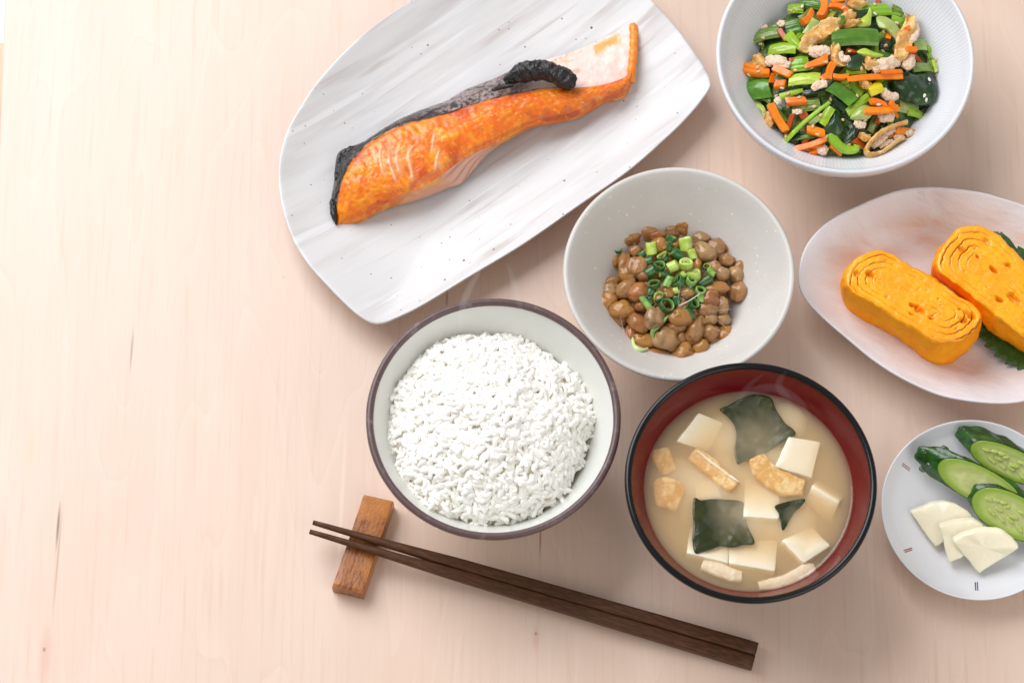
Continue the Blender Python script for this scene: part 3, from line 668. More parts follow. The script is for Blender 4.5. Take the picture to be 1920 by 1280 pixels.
def strip_soup(path, wid, mat, label):
    q = cr([(*soup_px(x, y), z) for x, y, z in path], 8, False); pts = [U(x, y, SL+z-0.95) for x, y, z in q]; n = len(pts); loops = []
    for i, p in enumerate(pts):
        d = pts[min(i+1, n-1)]-pts[max(i-1, 0)]; d.z = 0; s = Vector((-d.y, d.x, 0)).normalized()
        e = 0.75+0.25*min(1, 3*i/n, 3*(n-1-i)/n+0.2); w_ = wid*e*(1+0.15*nz(p, 160, 6)); lp_ = []
        for k in range(16):
            a_ = 2*math.pi*k/16; x_ = abs(math.cos(a_))**0.6*math.copysign(1, math.cos(a_)); z_ = abs(math.sin(a_))**0.6*math.copysign(1, math.sin(a_))
            g = p+s*(x_*w_/2000)+Vector((0, 0, z_*0.0017)); g += Vector((nz(g, 500, 1), nz(g, 500, 2), nz(g, 500, 3)))*0.0004; lp_.append(g)
        loops.append(lp_)
    V, F = loft(loops); return tag(fixnorm(obj('fried_tofu_strip', V, F, mat)), label, 'fried tofu', 'fried tofu strips in the miso soup')
strip_soup([(375, 490, -2.0), (470, 560, -1.0), (590, 665, -.4)], 8.2, abur_mat, 'straight golden fried tofu strip pointing at the bowl middle')
strip_soup([(400, 478, -1.1), (500, 560, -.2), (612, 638, 0)], 1.6, abur_pale, 'thin white edge strip along the straight golden fried tofu')
strip_soup([(705, 510, -.6), (745, 580, -.7), (830, 640, -.5), (945, 665, -.9)], 10.5, abur_mat, 'curved golden fried tofu strip under the right hand tofu cube')
strip_soup([(180, 700, -2.4), (250, 690, -1.0), (320, 725, -2.2)], 14, abur_mat, 'golden spongy fried tofu lump by the left red wall')
strip_soup([(210, 470, -2.2), (225, 520, -1.6), (260, 590, -2.4)], 9, abur_mat, 'dim sunken fried tofu piece above the spongy lump')
strip_soup([(425, 1060, -1.3), (500, 1080, -1.1), (580, 1110, -1.2), (630, 1118, -1.9)], 6.5, abur_pale, 'pale fried tofu scrap below the row of tofu cubes')
strip_soup([(715, 1168, -1.9), (850, 1140, -1.3), (960, 1085, -1.1), (1000, 1075, -1.8)], 6.0, abur_pale, 'long pale fried tofu strip curving along the near rim')

# ------------------------------------------------------------------ natto
def npx(x, y): return (1040+x/3.048, 300+y/3.048)
HC = U(*npx(665, 735), 22)
def nheap(x, y):
    r = math.hypot(x-HC.x, y-HC.y)*1000; return max(19.5+8.5*(1-(r/36)**2), 14)
def clock(dx, dy):
    h = round(math.degrees(math.atan2(dx, -dy))/30) % 12
    return ('twelve', 'one', 'two', 'three', 'four', 'five', 'six', 'seven', 'eight', 'nine', 'ten', 'eleven')[h]
def bean_mesh(k):
    random.seed(300+k); V, F = ellips(22, 15); out = []
    for v in V:
        q = Vector(v); n = 1+0.22*nz(q, 1.2, k)+0.09*nz(q, 2.9, k+4)-0.10*sst(0.12, 0.0, abs(nz(q, 1.9, k+9)))
        if k % 3 == 0: n -= 0.13*math.exp(-((q.y-0.15)/0.13)**2)*(1 if q.z > 0 else 0.2)     # split seam
        if k % 4 == 1: n -= 0.05*math.sin(q.x*9+k)*sst(0, 0.6, q.z)                              # wrinkles
        out.append(q*n)
    me = bpy.data.meshes.new('natto_bean'); me.from_pydata(out, [], F); me.polygons.foreach_set('use_smooth', [True]*len(me.polygons)); return me
def bean_mat(name, c1, c2): return M(name, c1, 0.3, 0.15, (1, 0.45, 0.15), 0.0016, layers=((240, c2, 0.38, 0.62), (420, mix3(c2, (0.80, 0.58, 0.36), 0.6), 0.62, 0.78), (170, mix3(c1, (0.30, 0.10, 0.02), 0.5), 0.6, 0.75)), bumps=((260, 0.0006), (900, 0.00025)), var=0.14, coat=0.8)
BM = {'tan': bean_mat('tan_bean', (0.60, 0.25, 0.065), (0.70, 0.36, 0.12)), 'amber': bean_mat('amber_bean', (0.68, 0.26, 0.03), (0.74, 0.36, 0.075)), 'red': bean_mat('reddish_bean', (0.62, 0.185, 0.03), (0.68, 0.30, 0.08)), 'pale': bean_mat('pale_bean', (0.66, 0.34, 0.12), (0.74, 0.45, 0.19))}
BV = {}
for kk, bm_ in BM.items():
    for k in range(5):
        me = bean_mesh(k+5*len(BV)); me.materials.append(bm_); BV.setdefault(kk, []).append(me)
BEANS = [(430, 440, 140, 105, 20, 'tan', 0), (470, 368, 120, 66, 0, 'tan', -2), (535, 412, 90, 95, 0, 'tan', -1), (727, 370, 90, 108, 90, 'amber', 0), (665, 412, 88, 82, 0, 'tan', -2), (822, 396, 112, 70, -10, 'tan', -2), (935, 408, 118, 88, 38, 'tan', 0), (1005, 487, 96, 96, 0, 'amber', 1), (835, 447, 95, 74, 0, 'pale', -1), (920, 507, 100, 112, 80, 'tan', 0), (858, 530, 142, 98, -25, 'pale', 2), (602, 490, 104, 86, 0, 'amber', 2), (588, 432, 84, 52, 0, 'red', 0), (462, 522, 74, 66, 0, 'tan', -1), (345, 576, 58, 72, 90, 'amber', -1), (398, 585, 62, 130, 75, 'tan', 0), (468, 610, 112, 120, 70, 'tan', 2), (415, 652, 92, 92, 0, 'amber', 1), (338, 692, 92, 54, 10, 'tan', -1), (322, 746, 102, 84, 0, 'pale', 0), (290, 815, 132, 106, 42, 'amber', 1), (385, 858, 132, 100, -8, 'amber', 2), (345, 915, 132, 80, -15, 'tan', -1), (408, 735, 122, 92, 40, 'tan', 2), (478, 752, 112, 98, 35, 'red', 3), (475, 930, 132, 86, -50, 'red', 2), (570, 902, 112, 132, 80, 'pale', 3), (712, 900, 122, 100, -10, 'amber', 3), (690, 955, 112, 66, 0, 'tan', 1), (800, 977, 92, 142, 78, 'tan', 2), (845, 915, 72, 76, 0, 'tan', 0), (640, 1024, 152, 122, -22, 'pale', 2), (518, 1030, 122, 84, -5, 'amber', 1), (440, 990, 72, 112, 75, 'red', -1), (600, 1105, 150, 68, 0, 'red', 0), (730, 1100, 110, 112, 60, 'amber', 1), (840, 1075, 98, 96, 0, 'amber', 1), (725, 1012, 62, 72, 90, 'tan', 0), (888, 985, 92, 92, 0, 'tan', 0), (960, 908, 74, 84, 0, 'pale', 0), (972, 996, 80, 98, 80, 'amber', 0), (915, 1036, 84, 62, 0, 'pale', -1), (920, 732, 128, 68, 0, 'amber', 2), (890, 792, 92, 96, 0, 'red', 3), (868, 850, 116, 84, 10, 'tan', 2), (952, 832, 82, 104, 70, 'pale', 1), (1046, 756, 96, 116, 75, 'tan', 0), (1062, 616, 82, 92, 60, 'tan', 1), (1038, 655, 92, 92, 0, 'pale', 0), (975, 572, 94, 72, -10, 'tan', 0), (960, 652, 74, 78, 0, 'pale', 2), (908, 612, 84, 74, 0, 'tan', 1), (650, 752, 62, 82, 90, 'amber', 3), (762, 762, 82, 64, 0, 'tan', 2), (500, 832, 84, 74, 0, 'red', 0), (815, 600, 44, 76, 90, 'amber', 2), (690, 487, 60, 56, 0, 'red', 1), (560, 640, 90, 84, 0, 'tan', 0), (600, 800, 90, 84, 0, 'tan', 0), (720, 830, 90, 80, 0, 'tan', 0), (800, 690, 92, 84, 0, 'tan', 0), (700, 640, 96, 84, 0, 'tan', -1), (510, 660, 84, 80, 0, 'tan', 0), (640, 560, 90, 84, 0, 'tan', -1), (800, 870, 90, 70, 0, 'red', -1), (650, 880, 90, 70, 0, 'red', -1), (890, 900, 80, 80, 0, 'pale', 1)]
def uniq(objs):
    by = {}
    for o, size in objs: by.setdefault(o['label'], []).append((size, o))
    for lab, l in by.items():
        if len(l) == 2:
            l.sort(key=lambda q: -q[0]); l[0][1]['label'] = 'larger '+lab; l[1][1]['label'] = 'smaller '+lab
        elif len(l) == 3:
            l.sort(key=lambda q: -q[0]); l[0][1]['label'] = 'larger '+lab; l[1][1]['label'] = 'middling '+lab; l[2][1]['label'] = 'smallest '+lab
        elif len(l) > 3:
            l.sort(key=lambda q: -q[0])
            for (sz_, o), w_ in zip(l, ('outermost', 'second outermost', 'third outermost', 'innermost', 'fifth outermost')): o['label'] = w_+' '+lab
made = []; random.seed(5)
NAMES = {'tan': 'dull brown natto bean', 'amber': 'glossy amber natto bean', 'red': 'reddish brown natto bean', 'pale': 'pale sticky natto bean'}
for i, (x, y, ln, wd, ang, c, lift) in enumerate(BEANS):
    p = on(*npx(x, y), lambda a_, b_: nheap(a_, b_)+lift*0.9, 22)
    if wd > ln: ln, wd = wd, ln
    o = bpy.data.objects.new('natto_bean', BV[c][i % 5]); COL.objects.link(o); o.location = p
    s = 0.000125/3.048*1000*2/2
    k = 0.249/3.048/2000
    o.scale = (ln*k*1.15, wd*k*1.15, wd*k*1.08); o.rotation_euler = (random.uniform(-.5, .5), random.uniform(-.22, .22), R_(ang))
    dx, dy = x-665, y-735; rr = math.hypot(dx, dy)
    ring = 'in the middle of the heap' if rr < 120 else ('beside the scallions' if rr < 235 else ('halfway out on the heap' if rr < 330 else 'at the outer edge'))
    tag(o, f"{NAMES[c]} {ring}, at {clock(dx, dy)} o'clock" if rr >= 120 else f"{NAMES[c]} under the scallions, at {clock(dx, dy)} o'clock", 'bean', 'natto beans in the stoneware bowl')
    made.append((o, ln*wd))
uniq(made)
# sticky film between the beans
V, F = [], []
for rr in range(0, 15):
    for k in range(48):
        a_ = 2*math.pi*k/48; r = 0.0285*rr/14*(1+0.05*math.sin(3*a_)+0.04*math.sin(5*a_+1)); x, y = HC.x+r*math.cos(a_), HC.y+r*math.sin(a_)
        V.append(Vector((x, y, (nheap(x, y)-1.9+2.6*nz((x, y, 0), 150, 3)+1.2*nz((x, y, 0), 420, 3)-5*sst(0.75, 1, rr/14))/1000)))
for rr in range(14):
    for k in range(48): F.append((rr*48+k, (rr+1)*48+k, (rr+1)*48+(k+1) % 48, rr*48+(k+1) % 48))
o = tag(obj('natto_paste', V, F, M('natto_paste', (0.42, 0.20, 0.07), 0.25, 0.3, (1, 0.5, 0.2), 0.002, layers=((300, (0.48, 0.31, 0.17), 0.45, 0.7),), bumps=((350, 0.0012),), coat=0.20)), kind='stuff')
thread = M('natto_thread', (0.80, 0.74, 0.64), 0.3, 0.3)
for x1, y1, x2, y2 in ((710, 832, 830, 762),):
    a_, b_ = on(*npx(x1, y1), lambda q, r: nheap(q, r)+5), on(*npx(x2, y2), lambda q, r: nheap(q, r)+6)
    mid = a_.lerp(b_, 0.5)+Vector((0.0005, -0.0006, 0.001))
    V, F = tube(cr([tuple(a_), tuple(mid), tuple(b_)], 6, False), 0.00022, 6); tag(obj('natto_thread', V, F, thread), 'fine white sticky thread stretched across the scallion rings', 'thread')
V, F = [], []; random.seed(77)
for i in range(22):
    x1, y1 = random.gauss(665, 130), random.gauss(760, 120); an = random.uniform(0, 6.28); ln = random.uniform(50, 150)
    q = [on(*npx(x1+ln*t*math.cos(an), y1+ln*t*math.sin(an)), lambda a_, b_: nheap(a_, b_)+3.6+2.0*(t-0.5)**2*4, 26) for t in (0, 0.5, 1)]
    v, f = tube(cr([tuple(p) for p in q], 5, False), random.uniform(0.00004, 0.00009), 5); b0 = len(V); V += v; F += [tuple(k_+b0 for k_ in g) for g in f]
tag(obj('sticky_film', V, F, M('sticky_film', (0.86, 0.74, 0.58), 0.25, 0.3)), kind='stuff')
# scallions
def sc_mat(name, c1, c2): return M(name, c1, 0.3, 0.25, (0.4, 1, 0.2), 0.0012, layers=((300, c2, 0.4, 0.66, (1, 1, 0.15)),), coat=0.2)
SM = {'dark': sc_mat('dark_scallion', (0.022, 0.10, 0.022), (0.05, 0.17, 0.035)), 'mid': sc_mat('mid_scallion', (0.16, 0.34, 0.06), (0.32, 0.50, 0.14)), 'light': sc_mat('light_scallion', (0.40, 0.56, 0.06), (0.56, 0.68, 0.18)), 'pale': sc_mat('pale_scallion', (0.55, 0.66, 0.22), (0.66, 0.72, 0.36))}
sc_in = M('scallion_inside', (0.13, 0.30, 0.06), 0.35, 0.2, (0.4, 1, 0.2), 0.001)
# x, y, outer radius px, length px, tilt from upright, heading, colour, lift, kind
SCAL = [(357, 512, 30, 24, 25, 40, 'dark', 2), (553, 508, 32, 72, 78, 95, 'light', 5), (660, 455, 32, 44, 48, 60, 'dark', 4), (748, 482, 37, 76, 62, 100, 'light', 6), (787, 540, 24, 56, 70, 110, 'light', 5), (750, 594, 42, 42, 22, 80, 'light', 8), (676, 608, 33, 54, 70, 20, 'light', 6), (620, 556, 37, 40, 40, 130, 'dark', 4), (700, 540, 32, 64, 66, 150, 'dark', 4), (535, 580, 28, 50, 80, 10, 'dark', 3), (597, 606, 36, 34, 30, 70, 'dark', 6), (548, 640, 32, 56, 72, 30, 'dark', 3), (570, 712, 37, 36, 28, 110, 'dark', 6), (648, 696, 24, 66, 80, 60, 'mid', 6), (706, 697, 44, 44, 50, 150, 'dark', 4), (780, 692, 32, 36, 32, 60, 'mid', 6), (796, 655, 41, 40, 45, 100, 'light', 5), (870, 612, 26, 18, 25, 30, 'dark', 4), (895, 642, 20, 52, 85, 140, 'mid', 4), (860, 692, 26, 74, 82, 30, 'dark', 3), (833, 745, 32, 24, 25, 60, 'mid', 6), (836, 790, 22, 42, 75, 90, 'mid', 5), (792, 820, 36, 40, 35, 20, 'dark', 5), (600, 786, 34, 38, 30, 140, 'dark', 5), (640, 832, 46, 36, 28, 30, 'dark', 6), (550, 752, 26, 50, 75, 60, 'dark', 3), (700, 800, 28, 46, 66, 100, 'dark', 3), (518, 812, 20, 104, 86, 125, 'mid', 5), (772, 882, 26, 60, 80, 120, 'dark', 4), (628, 655, 28, 46, 60, 160, 'dark', 3), (500, 540, 22, 40, 70, 40, 'dark', 2), (545, 806, 18, 40, 75, 120, 'dark', 3), (735, 655, 24, 40, 60, 30, 'light', 3), (690, 745, 24, 44, 75, 10, 'light', 3), (780, 735, 26, 40, 60, 20, 'dark', 3), (655, 500, 22, 44, 72, 100, 'dark', 3), (740, 860, 24, 44, 70, 45, 'dark', 3)]
made = []; DES = {'dark': 'dark green', 'mid': 'mid green', 'light': 'bright yellow green', 'pale': 'pale green'}
k = 0.249/3.048/1000
for i, (x, y, ro, ln, tl, hd, c, lift) in enumerate(SCAL):
    p = on(*npx(x, y), lambda a_, b_: nheap(a_, b_)+lift*0.62+0.9, 26)
    ax = Vector((math.sin(R_(tl))*math.cos(R_(hd)), math.sin(R_(tl))*math.sin(R_(hd)), math.cos(R_(tl)))); d, s, u = frame_of(ax)
    sq = 0.72+0.28*random.random(); ro_, ri_ = ro*k*0.98, ro*k*(0.80 if c == 'dark' else 0.62); h = ln*k/2
    def ring(r, hh, n=20): return [p+d*hh+s*(r*math.cos(2*math.pi*j/n))+u*(r*sq*math.sin(2*math.pi*j/n))+d*(0.0003*math.sin(4*math.pi*j/n+i)) for j in range(n)]
    t = thing('scallion_ring', 'x', 'scallion', p, 'chopped scallions on the natto')
    V, F = grid([ring(ro_*0.96, -h), ring(ro_, -h*0.85), ring(ro_, h*0.85), ring(ro_*0.97, h), ring((ro_+ri_)/2, h*1.03)], False, True); fixnorm(obj('outer_skin', V, F, SM[c], t))
    V, F = grid([ring((ro_+ri_)/2, h*1.03), ring(ri_, h*0.95), ring(ri_*0.96, -h), ring(ro_*0.96, -h)], False, True); fixnorm(obj('inner_wall', V, F, SM['light'] if c == 'dark' and i % 2 else (SM['pale'] if c == 'light' else sc_in), t))
    if c == 'light' and tl < 50:
        V, F = grid([ring(ri_*0.72, -h*0.7), ring(ri_*0.72, h*0.9), ring(ri_*0.45, h*0.92), ring(ri_*0.43, -h*0.5)], False, True); fixnorm(obj('inner_ring', V, F, SM['light'], t))
    dx, dy = x-665, y-680; rr = math.hypot(dx, dy)
    where = 'at the pile middle' if rr < 70 else ('inside the pile' if rr < 140 else 'at the pile edge')
    form = 'ring standing open' if tl < 35 else ('ring leaning over' if tl < 65 else 'tube lying on its side')
    t['label'] = f"{DES[c]} scallion {form} {where}, at {clock(dx, dy)} o'clock"; made.append((t, ro*ln))
uniq(made)
for pts, c, wd, lab in (([(565, 1020), (560, 980), (600, 940), (650, 890)], 'mid', 9, 'long green scallion sliver lying over the pale bean in front'), ([(445, 1010), (455, 1060), (490, 1085), (535, 1075)], 'pale', 8, 'pale scallion curl hanging off the front beans onto the bowl')):
    q = [on(*npx(x, y), lambda a_, b_: max(nheap(a_, b_)+4.5, nwall(math.hypot(a_-NC.x, b_-NC.y)*1000)+1.2), 26) for x, y in cr(pts, 6, False)]; n = len(q); loops = []
    for i, p in enumerate(q):
        d, s, u = frame_of(q[min(i+1, n-1)]-q[max(i-1, 0)]); e = math.sin(math.pi*(i+0.6)/(n+0.2))**0.6
        loops.append([p+s*(wd*k*3*e*math.cos(2*math.pi*j/10)*0.55)+u*(0.0005*math.sin(2*math.pi*j/10)) for j in range(10)])
    V, F = loft(loops); tag(obj('scallion_sliver', V, F, SM[c]), lab, 'scallion', 'chopped scallions on the natto')

# ------------------------------------------------------------------ rolled omelette and shiso leaf
egg_side = M('rolled_egg_side', (1, 1, 1), 0.62, 0.1, (1, 0.5, 0.05), 0.001, attr=True, bumps=((300, 0.0004), (1100, 0.00015)), spec=0.15)
egg = M('rolled_egg', (1, 1, 1), 0.30, 0.25, (1, 0.5, 0.05), 0.002, attr=True, bumps=((420, 0.00030), (1300, 0.0001)), coat=0.2)
def omelette(top_px, bot_px, zt, zb, seed, holes, label):
    n = 160
    T = resample(cr([tuple(U(x, y, zt)) for x, y in top_px], 10), n); B = resample(cr([tuple(U(x, y, zb)) for x, y in bot_px], 10), n)
    k0 = min(range(n), key=lambda k: (B[k]-T[0]).length); B = B[k0:]+B[:k0]
    for L_ in (T, B):
        for p in L_: p += Vector((nz(p, 150, seed+20), nz(p, 150, seed+21), 0))*0.0007+Vector((nz(p, 420, seed+22), nz(p, 420, seed+23), 0))*0.0005
    c = sum(T, Vector())/n
    # principal direction of the face
    xx = sum((p.x-c.x)**2 for p in T); yy = sum((p.y-c.y)**2 for p in T); xy = sum((p.x-c.x)*(p.y-c.y) for p in T)
    th = 0.5*math.atan2(2*xy, xx-yy); ax = Vector((math.cos(th), math.sin(th), 0)); ay = Vector((-ax.y, ax.x, 0))
    A = max(abs((p-c).dot(ax)) for p in T); H = max(abs((p-c).dot(ay)) for p in T)
    V, F, C = [], [], []; rings = []; NR = 64
    hol = [(U(x, y, zt), r/1000, dp) for x, y, r, dp in holes]
    for i in range(NR+1):                               # top face; the outline shrinks to a slit, as a roll does
        s = 1-i/NR; ids = []
        for k in range(n):
            p = T[k]-c; a = p.dot(ax); b_ = p.dot(ay)
            core = 0.42
            q = c+ax*(a*(core+(1-core)*s) if True else a)+ay*(b_*s)
            if s < 0.001: q = c+ax*(a*core)
            ang = math.atan2(b_/H, a/A)/(2*math.pi)
            ph = (1-s)*5.2+ang+0.30*fbm(q, 90, seed)
            f = abs((ph % 1.0)-0.5)*2                     # 1 at a seam
            wgt = sst(-0.05, 0.6, fbm(q, 95, seed+2)+0.35*sst(0.45, 0.85, s))*sst(1.0, 0.95, s)
            g = sst(0.84, 1.0, f)
            dz = -0.0011*g*max(wgt, 0.1)-0.0022*sst(0.86, 1.0, f)*sst(0.3, 0.7, nz(q, 120, seed+4))*sst(1, 0.96, s)
            dz += 0.0003*fbm(q, 220, seed+6)-0.0012*sst(0.58, 0.78, nz(q, 520, seed+8))-0.0004*sst(0.96, 1.0, s)**2
            ew = sst(0.40, 0.75, abs(a)/A*(core+(1-core)*s))*sst(0.25, 0.5, s)*sst(-0.5, 0.2, fbm(q, 70, seed+30)); dz -= 0.0019*sst(0.80, 0.97, f)*ew
            dark = max(0.85*g*max(wgt, 0.12), 0.8*sst(0.78, 0.97, f)*ew)
            for hp, hr, dp in hol:
                dd = Vector(((q-hp).dot(ax)/1.9, (q-hp).dot(ay), 0)).length
                kk = sst(hr*0.8, hr*0.3, dd+0.0009*nz(q, 500, 3)); dz -= dp/1000*kk; dark = max(dark, 0.55*kk)
            V.append(q+Vector((0, 0, dz))); ids.append(len(V)-1)
            cc = mix3((0.95, 0.365, 0.003), (0.97, 0.43, 0.006), sst(-0.4, 0.5, fbm(q, 130, seed+9)))
            C.append(mix3(cc, (0.80, 0.26, 0.004), min(dark, 1)))
        rings.append(ids)
    top0 = rings[0]
    side = []
    for i in range(1, 22):
        t = i/21; ids = []
        for k in range(n):
            q = T[k].lerp(B[k], t); o_ = (T[k]-c); o_.z = 0; o_.normalize()
            q = q+o_*(0.0016*math.sin(math.pi*t)+0.0009*fbm(q, 90, seed+12)+0.0003*nz(q, 500, seed))+Vector((0, 0, 0))
            if t < 0.12: q += o_*0.0003
            V.append(q); ids.append(len(V)-1)
            n1 = fbm((q.x, q.y, q.z*0.4), 160, seed+14)
            cc = mix3((0.92, 0.32, 0.002), (0.94, 0.37, 0.004), sst(-0.4, 0.4, n1)); C.append(mix3(cc, (0.70, 0.24, 0.01), 0.45*sst(0.25, 0.7, nz(q, 260, seed+15))))
        side.append(ids)
    allr = list(reversed(rings))+side
    for a, b in zip(allr, allr[1:]):
        for k in range(n): F.append((a[k], b[k], b[(k+1) % n], a[(k+1) % n]))
    F.append(tuple(reversed(side[-1])))
    o = obj('rolled_omelette', V, F, egg, col=C); o.data.materials.append(egg_side)
    for pl in o.data.polygons: pl.material_index = 1 if pl.index >= (NR+1)*n else 0
    fixnorm(o); return tag(o, label, 'omelette', 'rolled omelette slices on the oval plate')
def e5(l): return [(1480+x/2.977, 340+y/2.977) for x, y in l]
omelette(e5([(325, 520), (360, 450), (430, 405), (500, 388), (560, 402), (620, 438), (700, 486), (790, 540), (870, 590), (950, 640), (1020, 685), (1060, 735), (1052, 790), (1005, 850), (940, 885), (860, 890), (780, 872), (690, 815), (600, 762), (510, 705), (430, 655), (360, 612), (325, 570)]),
         e5([(290, 600), (330, 540), (430, 480), (520, 460), (640, 500), (760, 580), (900, 670), (1000, 740), (1052, 800), (1050, 850), (1010, 920), (950, 980), (890, 1022), (830, 1030), (770, 1000), (720, 965), (640, 905), (560, 855), (470, 805), (380, 770), (325, 720), (297, 665)]), 33, 6.5, 1,
         [(1480+445/2.977, 340+515/2.977, 2.0, 3), (1480+730/2.977, 340+715/2.977, 2.3, 3.2), (1480+690/2.977, 340+690/2.977, 1.5, 3), (1480+795/2.977, 340+762/2.977, 1.2, 2.5), (1480+970/2.977, 340+775/2.977, 2.0, 3), (1480+1010/2.977, 340+745/2.977, 2.2, 3), (1480+680/2.977, 340+742/2.977, 1.0, 2), (1480+370/2.977, 340+510/2.977, 1.5, 2)], 'shorter rolled omelette slice lying alone on the bare plate')
omelette(e5([(830, 430), (870, 350), (930, 285), (1010, 250), (1090, 262), (1160, 305), (1230, 370), (1310, 455), (1390, 560), (1470, 660), (1540, 750), (1560, 830), (1510, 890), (1430, 900), (1340, 870), (1240, 810), (1150, 735), (1060, 665), (960, 590), (880, 530), (830, 490)]),
         e5([(788, 520), (815, 440), (870, 380), (960, 330), (1060, 330), (1200, 420), (1330, 560), (1450, 700), (1540, 810), (1560, 900), (1500, 970), (1410, 985), (1310, 958), (1220, 905), (1150, 868), (1090, 815), (1040, 730), (960, 650), (880, 580), (810, 545)]), 34, 8.5, 5,
         [(1480+1140/2.977, 340+490/2.977, 1.7, 3.2), (1480+1225/2.977, 340+465/2.977, 1.8, 2.5), (1480+1172/2.977, 340+655/2.977, 1.6, 3.4), (1480+965/2.977, 340+380/2.977, 1.8, 2.2), (1480+1250/2.977, 340+650/2.977, 2.6, 3.2), (1480+1050/2.977, 340+415/2.977, 1.0, 2), (1480+1100/2.977, 340+335/2.977, 1.7, 1.8)], 'longer rolled omelette slice resting on the shiso leaf')
def shiso():
    # a broad leaf: tip towards the near rim, stalk to the far side
    tip, base = U(1873, 690, 8), U(1905, 425, 9); ctr = tip.lerp(base, 0.5); ax = (tip-base); Ln = ax.length; ax.normalize(); ay = Vector((-ax.y, ax.x, 0))
    a0, b0 = U(1830, 640, 8), U(1880, 432, 9)
    n = 300; loop = []
    for i in range(n):
        t = 2*math.pi*i/n
        a_ = 0.50*Ln*math.cos(t); b_ = 0.49*Ln*math.sin(t)*(1-0.18*math.cos(t))
        saw = (i*34/n) % 1.0
        r = 1+0.075*(saw if math.sin(t) > 0 else 1-saw)-0.03
        q = ctr+Vector((0.013, -0.002, 0))+ax*(a_*r)+ay*(b_*r); loop.append(q)
    rows_ = []
    c = sum(loop, Vector())/n
    for k in range(1, 15):
        s = k/14; rw = []
        for i, p in enumerate(loop):
            q = c+(p-c)*(s if s < 0.9 else s); dl = Vector((q.x-c.x, q.y-c.y, 0)); u_ = dl.dot(ax); v_ = abs(dl.dot(ay))
            vein = math.exp(-(((u_-v_*0.8)*260/1.0+0.5) % 1.0-0.5)**2/0.02)*0.00045+math.exp(-(v_/0.0009)**2)*0.0005
            rd = Vector((q.x-OC.x, q.y-OC.y)).length
            q = Vector((q.x, q.y, 0.0073+0.0055*s**2*0.8+0.0007*nz(q, 60, 4)-vein)); rw.append(q)
        rows_.append(rw)
    V, F = grid(rows_, False, True); V.append(Vector((c.x, c.y, 0.0070))); ci = len(V)-1
    for i in range(n): F.append((i, (i+1) % n, ci))
    n0 = len(V); V += [v-Vector((0, 0, 0.0004)) for v in V]; F += [tuple(reversed([i+n0 for i in f])) for f in F[:]]
    e = 13*n
    for i in range(n): F.append((e+i, e+(i+1) % n, n0+e+(i+1) % n, n0+e+i))
    return tag(fixnorm(obj('shiso_leaf', V, F, M('shiso', (0.022, 0.075, 0.010), 0.42, layers=((160, (0.040, 0.12, 0.018), 0.45, 0.7),), bumps=((500, 0.0004),)))), 'dark green saw toothed shiso leaf under the longer omelette slice', 'leaf')
shiso()

# ------------------------------------------------------------------ pickles
def k8(x, y): return (1640+x/3.459, 770+y/3.459)
cuc_skin = M('cucumber_skin', (0.010, 0.045, 0.008), 0.24, layers=((70, (0.025, 0.10, 0.014), 0.42, 0.62, (1, 2.5, 1), (0, 0, R_(28))), (220, (0.055, 0.16, 0.03), 0.6, 0.75, (1, 3, 1), (0, 0, R_(28)))), bumps=((220, 0.0007), (700, 0.0002)), coat=0.16)
cuc_face = M('cucumber_flesh', (1, 1, 1), 0.22, 0.35, (0.7, 1, 0.35), 0.002, attr=True, bumps=((260, 0.0003),), coat=0.14)
cuc_seed = M('cucumber_seed', (0.40, 0.49, 0.13), 0.15, 0.5, (0.8, 1, 0.4), 0.0015, spec=0.3)
bumpm = M('cucumber_bump', (0.03, 0.06, 0.03), 0.25, layers=((900, (0.30, 0.34, 0.24), 0.5, 0.7),), coat=0.16)
